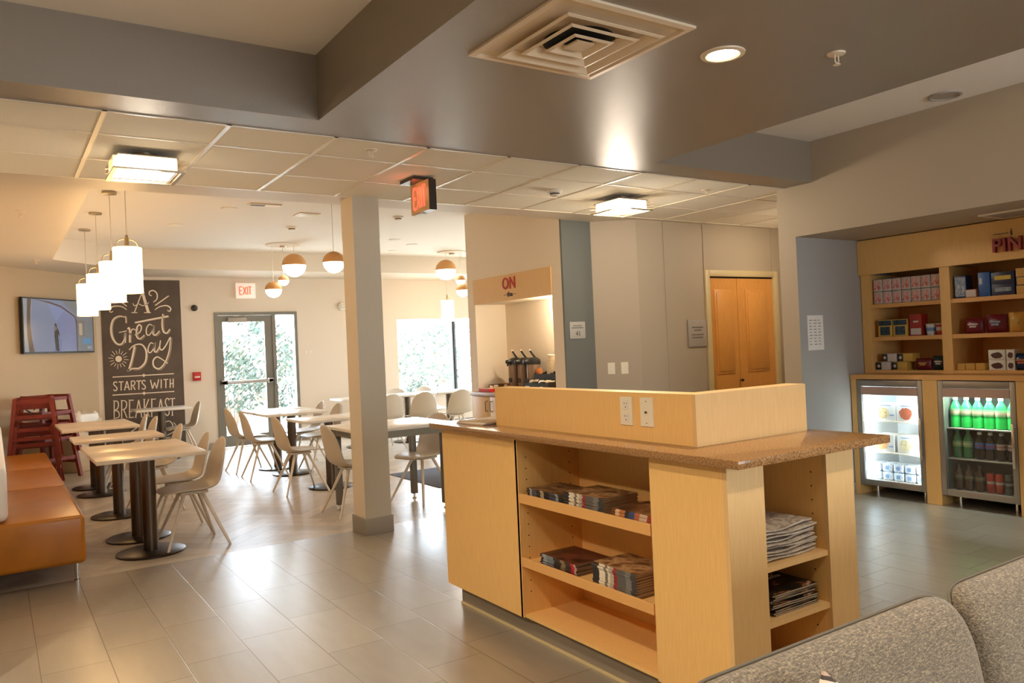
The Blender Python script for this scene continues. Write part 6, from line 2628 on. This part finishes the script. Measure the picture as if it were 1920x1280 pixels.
for x0, x1 in ((0.94, 1.786), (1.790, 2.63), (2.634, 3.47)):
    b, prof = back_cushion(x0, x1)
    bc = b.build('back_cushion', M['tweed'], so, world=True, smooth=60, subsurf=1)
    b = MB()
    pts = []
    for i in range(41):
        t = i / 40
        e = min(t, 1 - t) * (x1 - x0)
        k = 1.0 if e > 0.09 else math.sqrt(max(0.0, 1 - (1 - e / 0.09) ** 2))
        pts.append((x0 + 0.004 + (x1 - x0 - 0.008) * t, 0.93 + (0.977 - 0.93) * (0.55 + 0.45 * k), 0.5 + (0.8505 - 0.5) * (0.90 + 0.10 * k)))
    pts = [(x0 + 0.004, 0.955, 0.6)] + pts + [(x1 - 0.004, 0.955, 0.6)]
    b.tube(pts, 0.0034, 8)
    b.build('piping', M['piping'], bc, world=True)
for x0, x1 in ((0.94, 1.785), (1.791, 2.63), (2.636, 3.47)):
    b = MB()
    b.box(x0, x1, 0.16, 0.83, 0.27, 0.45, bevel=0.045, seg=4)
    b.build('seat_cushion', M['tweed'], so, world=True)
b = MB()
b.box(0.94, 3.47, 0.18, 0.985, 0.12, 0.30, bevel=0.02)
b.box(0.94, 3.47, 0.90, 0.99, 0.28, 0.60, bevel=0.02)
b.build('frame', M['tweed'], so, world=True)
for x in (1.0, 3.41):
    for y in (0.24, 0.93):
        b = MB()
        b.cyl((x, y, 0), (x, y, 0.125), 0.016, 0.022, 14)
        b.build('leg', M['bronze_dark'], so, world=True)

# striped scatter cushion leaning on the sofa back
def stripe_cloth():
    m, nt, b = nodes_of('striped_cushion_cloth')
    tc = nt.nodes.new('ShaderNodeTexCoord')
    sp = nt.nodes.new('ShaderNodeSeparateXYZ')
    nt.links.new(tc.outputs['Generated'], sp.inputs[0])
    f = mth(nt, 'FRACT', mth(nt, 'MULTIPLY', mth(nt, 'ADD', sp.outputs[2], mth(nt, 'MULTIPLY', sp.outputs[0], 0.35)), 11.0))
    r = nt.nodes.new('ShaderNodeValToRGB')
    r.color_ramp.interpolation = 'CONSTANT'
    e = r.color_ramp.elements
    e[0].position = 0
    e[0].color = srgb(58, 50, 46)
    e[1].position = 0.30
    e[1].color = srgb(216, 202, 182)
    for p, c in ((0.52, (70, 60, 54)), (0.72, (186, 158, 138))):
        q = e.new(p)
        q.color = srgb(*c)
    nt.links.new(f, r.inputs[0])
    nt.links.new(r.outputs[0], b.inputs['Base Color'])
    b.inputs['Roughness'].default_value = 0.9
    return m


STR = stripe_cloth()
pl = thing('scatter_cushion', 'striped dark and cream scatter cushion, only its tip showing on the sofa', 'cushion', (1.172, 0.785, 0.668))
b = MB()
n = 14
top, bot = [], []
a_ = 0.148
for j in range(n + 1):
    rt, rb = [], []
    for i in range(n + 1):
        u, v = -1 + 2 * i / n, -1 + 2 * j / n
        th_ = 0.05 * max(0.0, (1 - u ** 4) * (1 - v ** 4)) ** 0.6 + 0.003
        pin = 1 - 0.06 * (1 - u * u) * 0 - 0.05 * (u * u + v * v) * 0
        rt.append(b.bm.verts.new((u * a_ * pin, -th_, v * a_ * pin)))
        rb.append(b.bm.verts.new((u * a_ * pin, th_, v * a_ * pin)))
    top.append(rt)
    bot.append(rb)
for j in range(n):
    for i in range(n):
        b.bm.faces.new((top[j][i], top[j][i + 1], top[j + 1][i + 1], top[j + 1][i]))
        b.bm.faces.new((bot[j][i], bot[j + 1][i], bot[j + 1][i + 1], bot[j][i + 1]))
    for i in (0, n):
        b.bm.faces.new((top[j][i], top[j + 1][i], bot[j + 1][i], bot[j][i]))
        b.bm.faces.new((top[i][j], bot[i][j], bot[i][j + 1], top[i][j + 1]))
bmesh.ops.rotate(b.bm, cent=(0, 0, 0), matrix=Matrix.Rotation(PI / 4, 3, 'Y'), verts=b.bm.verts)
bmesh.ops.rotate(b.bm, cent=(0, 0, 0), matrix=Matrix.Rotation(-0.30, 3, 'X'), verts=b.bm.verts)
bmesh.ops.remove_doubles(b.bm, verts=b.bm.verts, dist=0.0001)
b.build('cover', STR, pl, smooth=60)

# ================================================================= OUTSIDE THINGS


def shrub(name, label, x, y, r, h, n, m_, seed, base=-0.03, group=None, leaf=0.09):
    rr = random.Random(seed)
    o = thing(name, label, 'shrub', (x, y, base), 0, group)
    b = MB()
    for k in range(n):
        a, t = rr.uniform(0, 2 * PI), rr.uniform(-0.9, 1)
        q = rr.uniform(0.45, 1.0) ** 0.5
        s = math.sqrt(max(0, 1 - t * t)) * q
        lump = 1 + 0.25 * math.sin(3 * a + seed) * math.cos(4 * t)
        p = Vector((r * s * math.cos(a) * lump, r * s * math.sin(a) * lump, h * 0.55 + h * 0.45 * t * q))
        d = Vector((rr.uniform(-1, 1), rr.uniform(-1, 1), rr.uniform(-0.3, 1))).normalized()
        e = d.orthogonal().normalized()
        f = d.cross(e)
        l = leaf * rr.uniform(0.6, 1.4)
        b.poly([p, p + (e + f * 0.5) * l * 0.5, p + e * l * 1.3, p + (e - f * 0.5) * l * 0.5])
    b.build('foliage', m_, o, smooth=0)
    b = MB()
    for k in range(5):
        a = 2 * PI * k / 5
        b.tube([(0.04 * math.cos(a), 0.04 * math.sin(a), 0), (r * 0.3 * math.cos(a), r * 0.3 * math.sin(a), h * 0.4), (r * 0.5 * math.cos(a + 0.3), r * 0.5 * math.sin(a + 0.3), h * 0.75)], 0.02, 6, 0.008)
    b.build('stem', M['stem'], o)
    return o


shrub('shrub', 'leafy green shrub outside the glass door, at its left', 4.25, 17.3, 0.62, 1.75, 900, M['leaf'], 1, leaf=0.10)
shrub('shrub', 'tall sage-green bush outside the glass door, farther back', 5.75, 20.6, 0.9, 2.3, 900, M['leaf2'], 2, base=0.2, leaf=0.13)
shrub('shrub', 'low dark green bush by the patio edge behind the glass door', 5.45, 16.95, 0.36, 0.95, 500, M['leaf'], 3, leaf=0.08)
shrub('shrub', 'small shrub in the middle of the picture window view', 10.4, 19.5, 0.75, 2.1, 700, M['leaf_pale'], 4, base=0.02, leaf=0.11)
shrub('shrub', 'small shrub at the left of the picture window view', 9.55, 20.6, 0.7, 2.1, 560, M['leaf_pale'], 5, base=0.15, leaf=0.11)
shrub('shrub', 'rounded shrub at the right of the picture window view', 12.6, 20.6, 0.9, 1.9, 420, M['leaf_pale'], 6, base=0.2, leaf=0.12)
shrub('shrub', 'low light-green shrub beyond the window tables', 8.55, 17.0, 0.42, 0.8, 500, M['leaf2'], 8, leaf=0.09)
shrub('shrub', 'bushy shrub on the bank above the glass door view', 3.9, 23.6, 0.9, 2.0, 600, M['leaf2'], 9, base=0.45, leaf=0.15)
shrub('shrub', 'bushy shrub on the bank seen through the sidelight', 8.0, 23.4, 0.9, 1.8, 520, M['leaf2'], 10, base=0.5, leaf=0.14)
b = MB()
b.box(6.3, 18.0, 18.1, 18.45, -0.03, 0.50)
struct(b.build('wall_garden', M['stone'], smooth=0))
pt = thing('patio_table', 'round blue-grey metal patio table outside the picture window', 'table', (9.05, 15.6, -0.03))
b = MB()
b.lathe([(0.0, 0.735), (0.40, 0.735), (0.41, 0.745), (0.40, 0.755), (0.0, 0.755)], n=36)
b.build('tabletop', M['patio_metal'], pt)
for k in range(4):
    a = PI / 4 + k * PI / 2
    b = MB()
    b.tube([(0.12 * math.cos(a), 0.12 * math.sin(a), 0.735), (0.10 * math.cos(a), 0.10 * math.sin(a), 0.4), (0.33 * math.cos(a), 0.33 * math.sin(a), 0.0)], 0.014, 8)
    b.build('leg', M['patio_metal'], pt)


def make_patio_chair():
    o = thing('patio_chair', '', 'chair')
    b = MB()
    b.box(-0.22, 0.22, -0.21, 0.21, 0.43, 0.445, bevel=0.006)
    b.build('seat', M['patio_metal'], o)
    b = MB()
    b.tube(smooth_path([(-0.21, 0.20, 0.44), (-0.21, 0.25, 0.70), (-0.15, 0.27, 0.86), (0.15, 0.27, 0.86), (0.21, 0.25, 0.70), (0.21, 0.20, 0.44)]), 0.012, 8)
    for k in range(5):
        x = -0.13 + k * 0.065
        b.tube([(x, 0.205, 0.44), (x, 0.268, 0.85)], 0.006, 6)
    b.build('backrest', M['patio_metal'], o)
    for sx in (-1, 1):
        for sy in (-1, 1):
            b = MB()
            b.tube([(sx * 0.19, sy * 0.18, 0.435), (sx * 0.215, sy * 0.215, 0.0)], 0.012, 8)
            b.build('leg', M['patio_metal'], o)
    return o


PC = make_patio_chair()
GPC = 'metal patio chairs outside'
PC.location = (8.35, 15.5, -0.03)
PC.rotation_euler = (0, 0, 1.4)
PC['label'], PC['group'] = 'blue-grey metal patio chair left of the round patio table', GPC
dup(PC, (9.85, 15.65, -0.03), -1.5, 'blue-grey metal patio chair right of the round patio table', GPC)
dup(PC, (5.15, 15.4, -0.03), 0.4, 'blue-grey metal patio chair seen through the door sidelight', GPC)
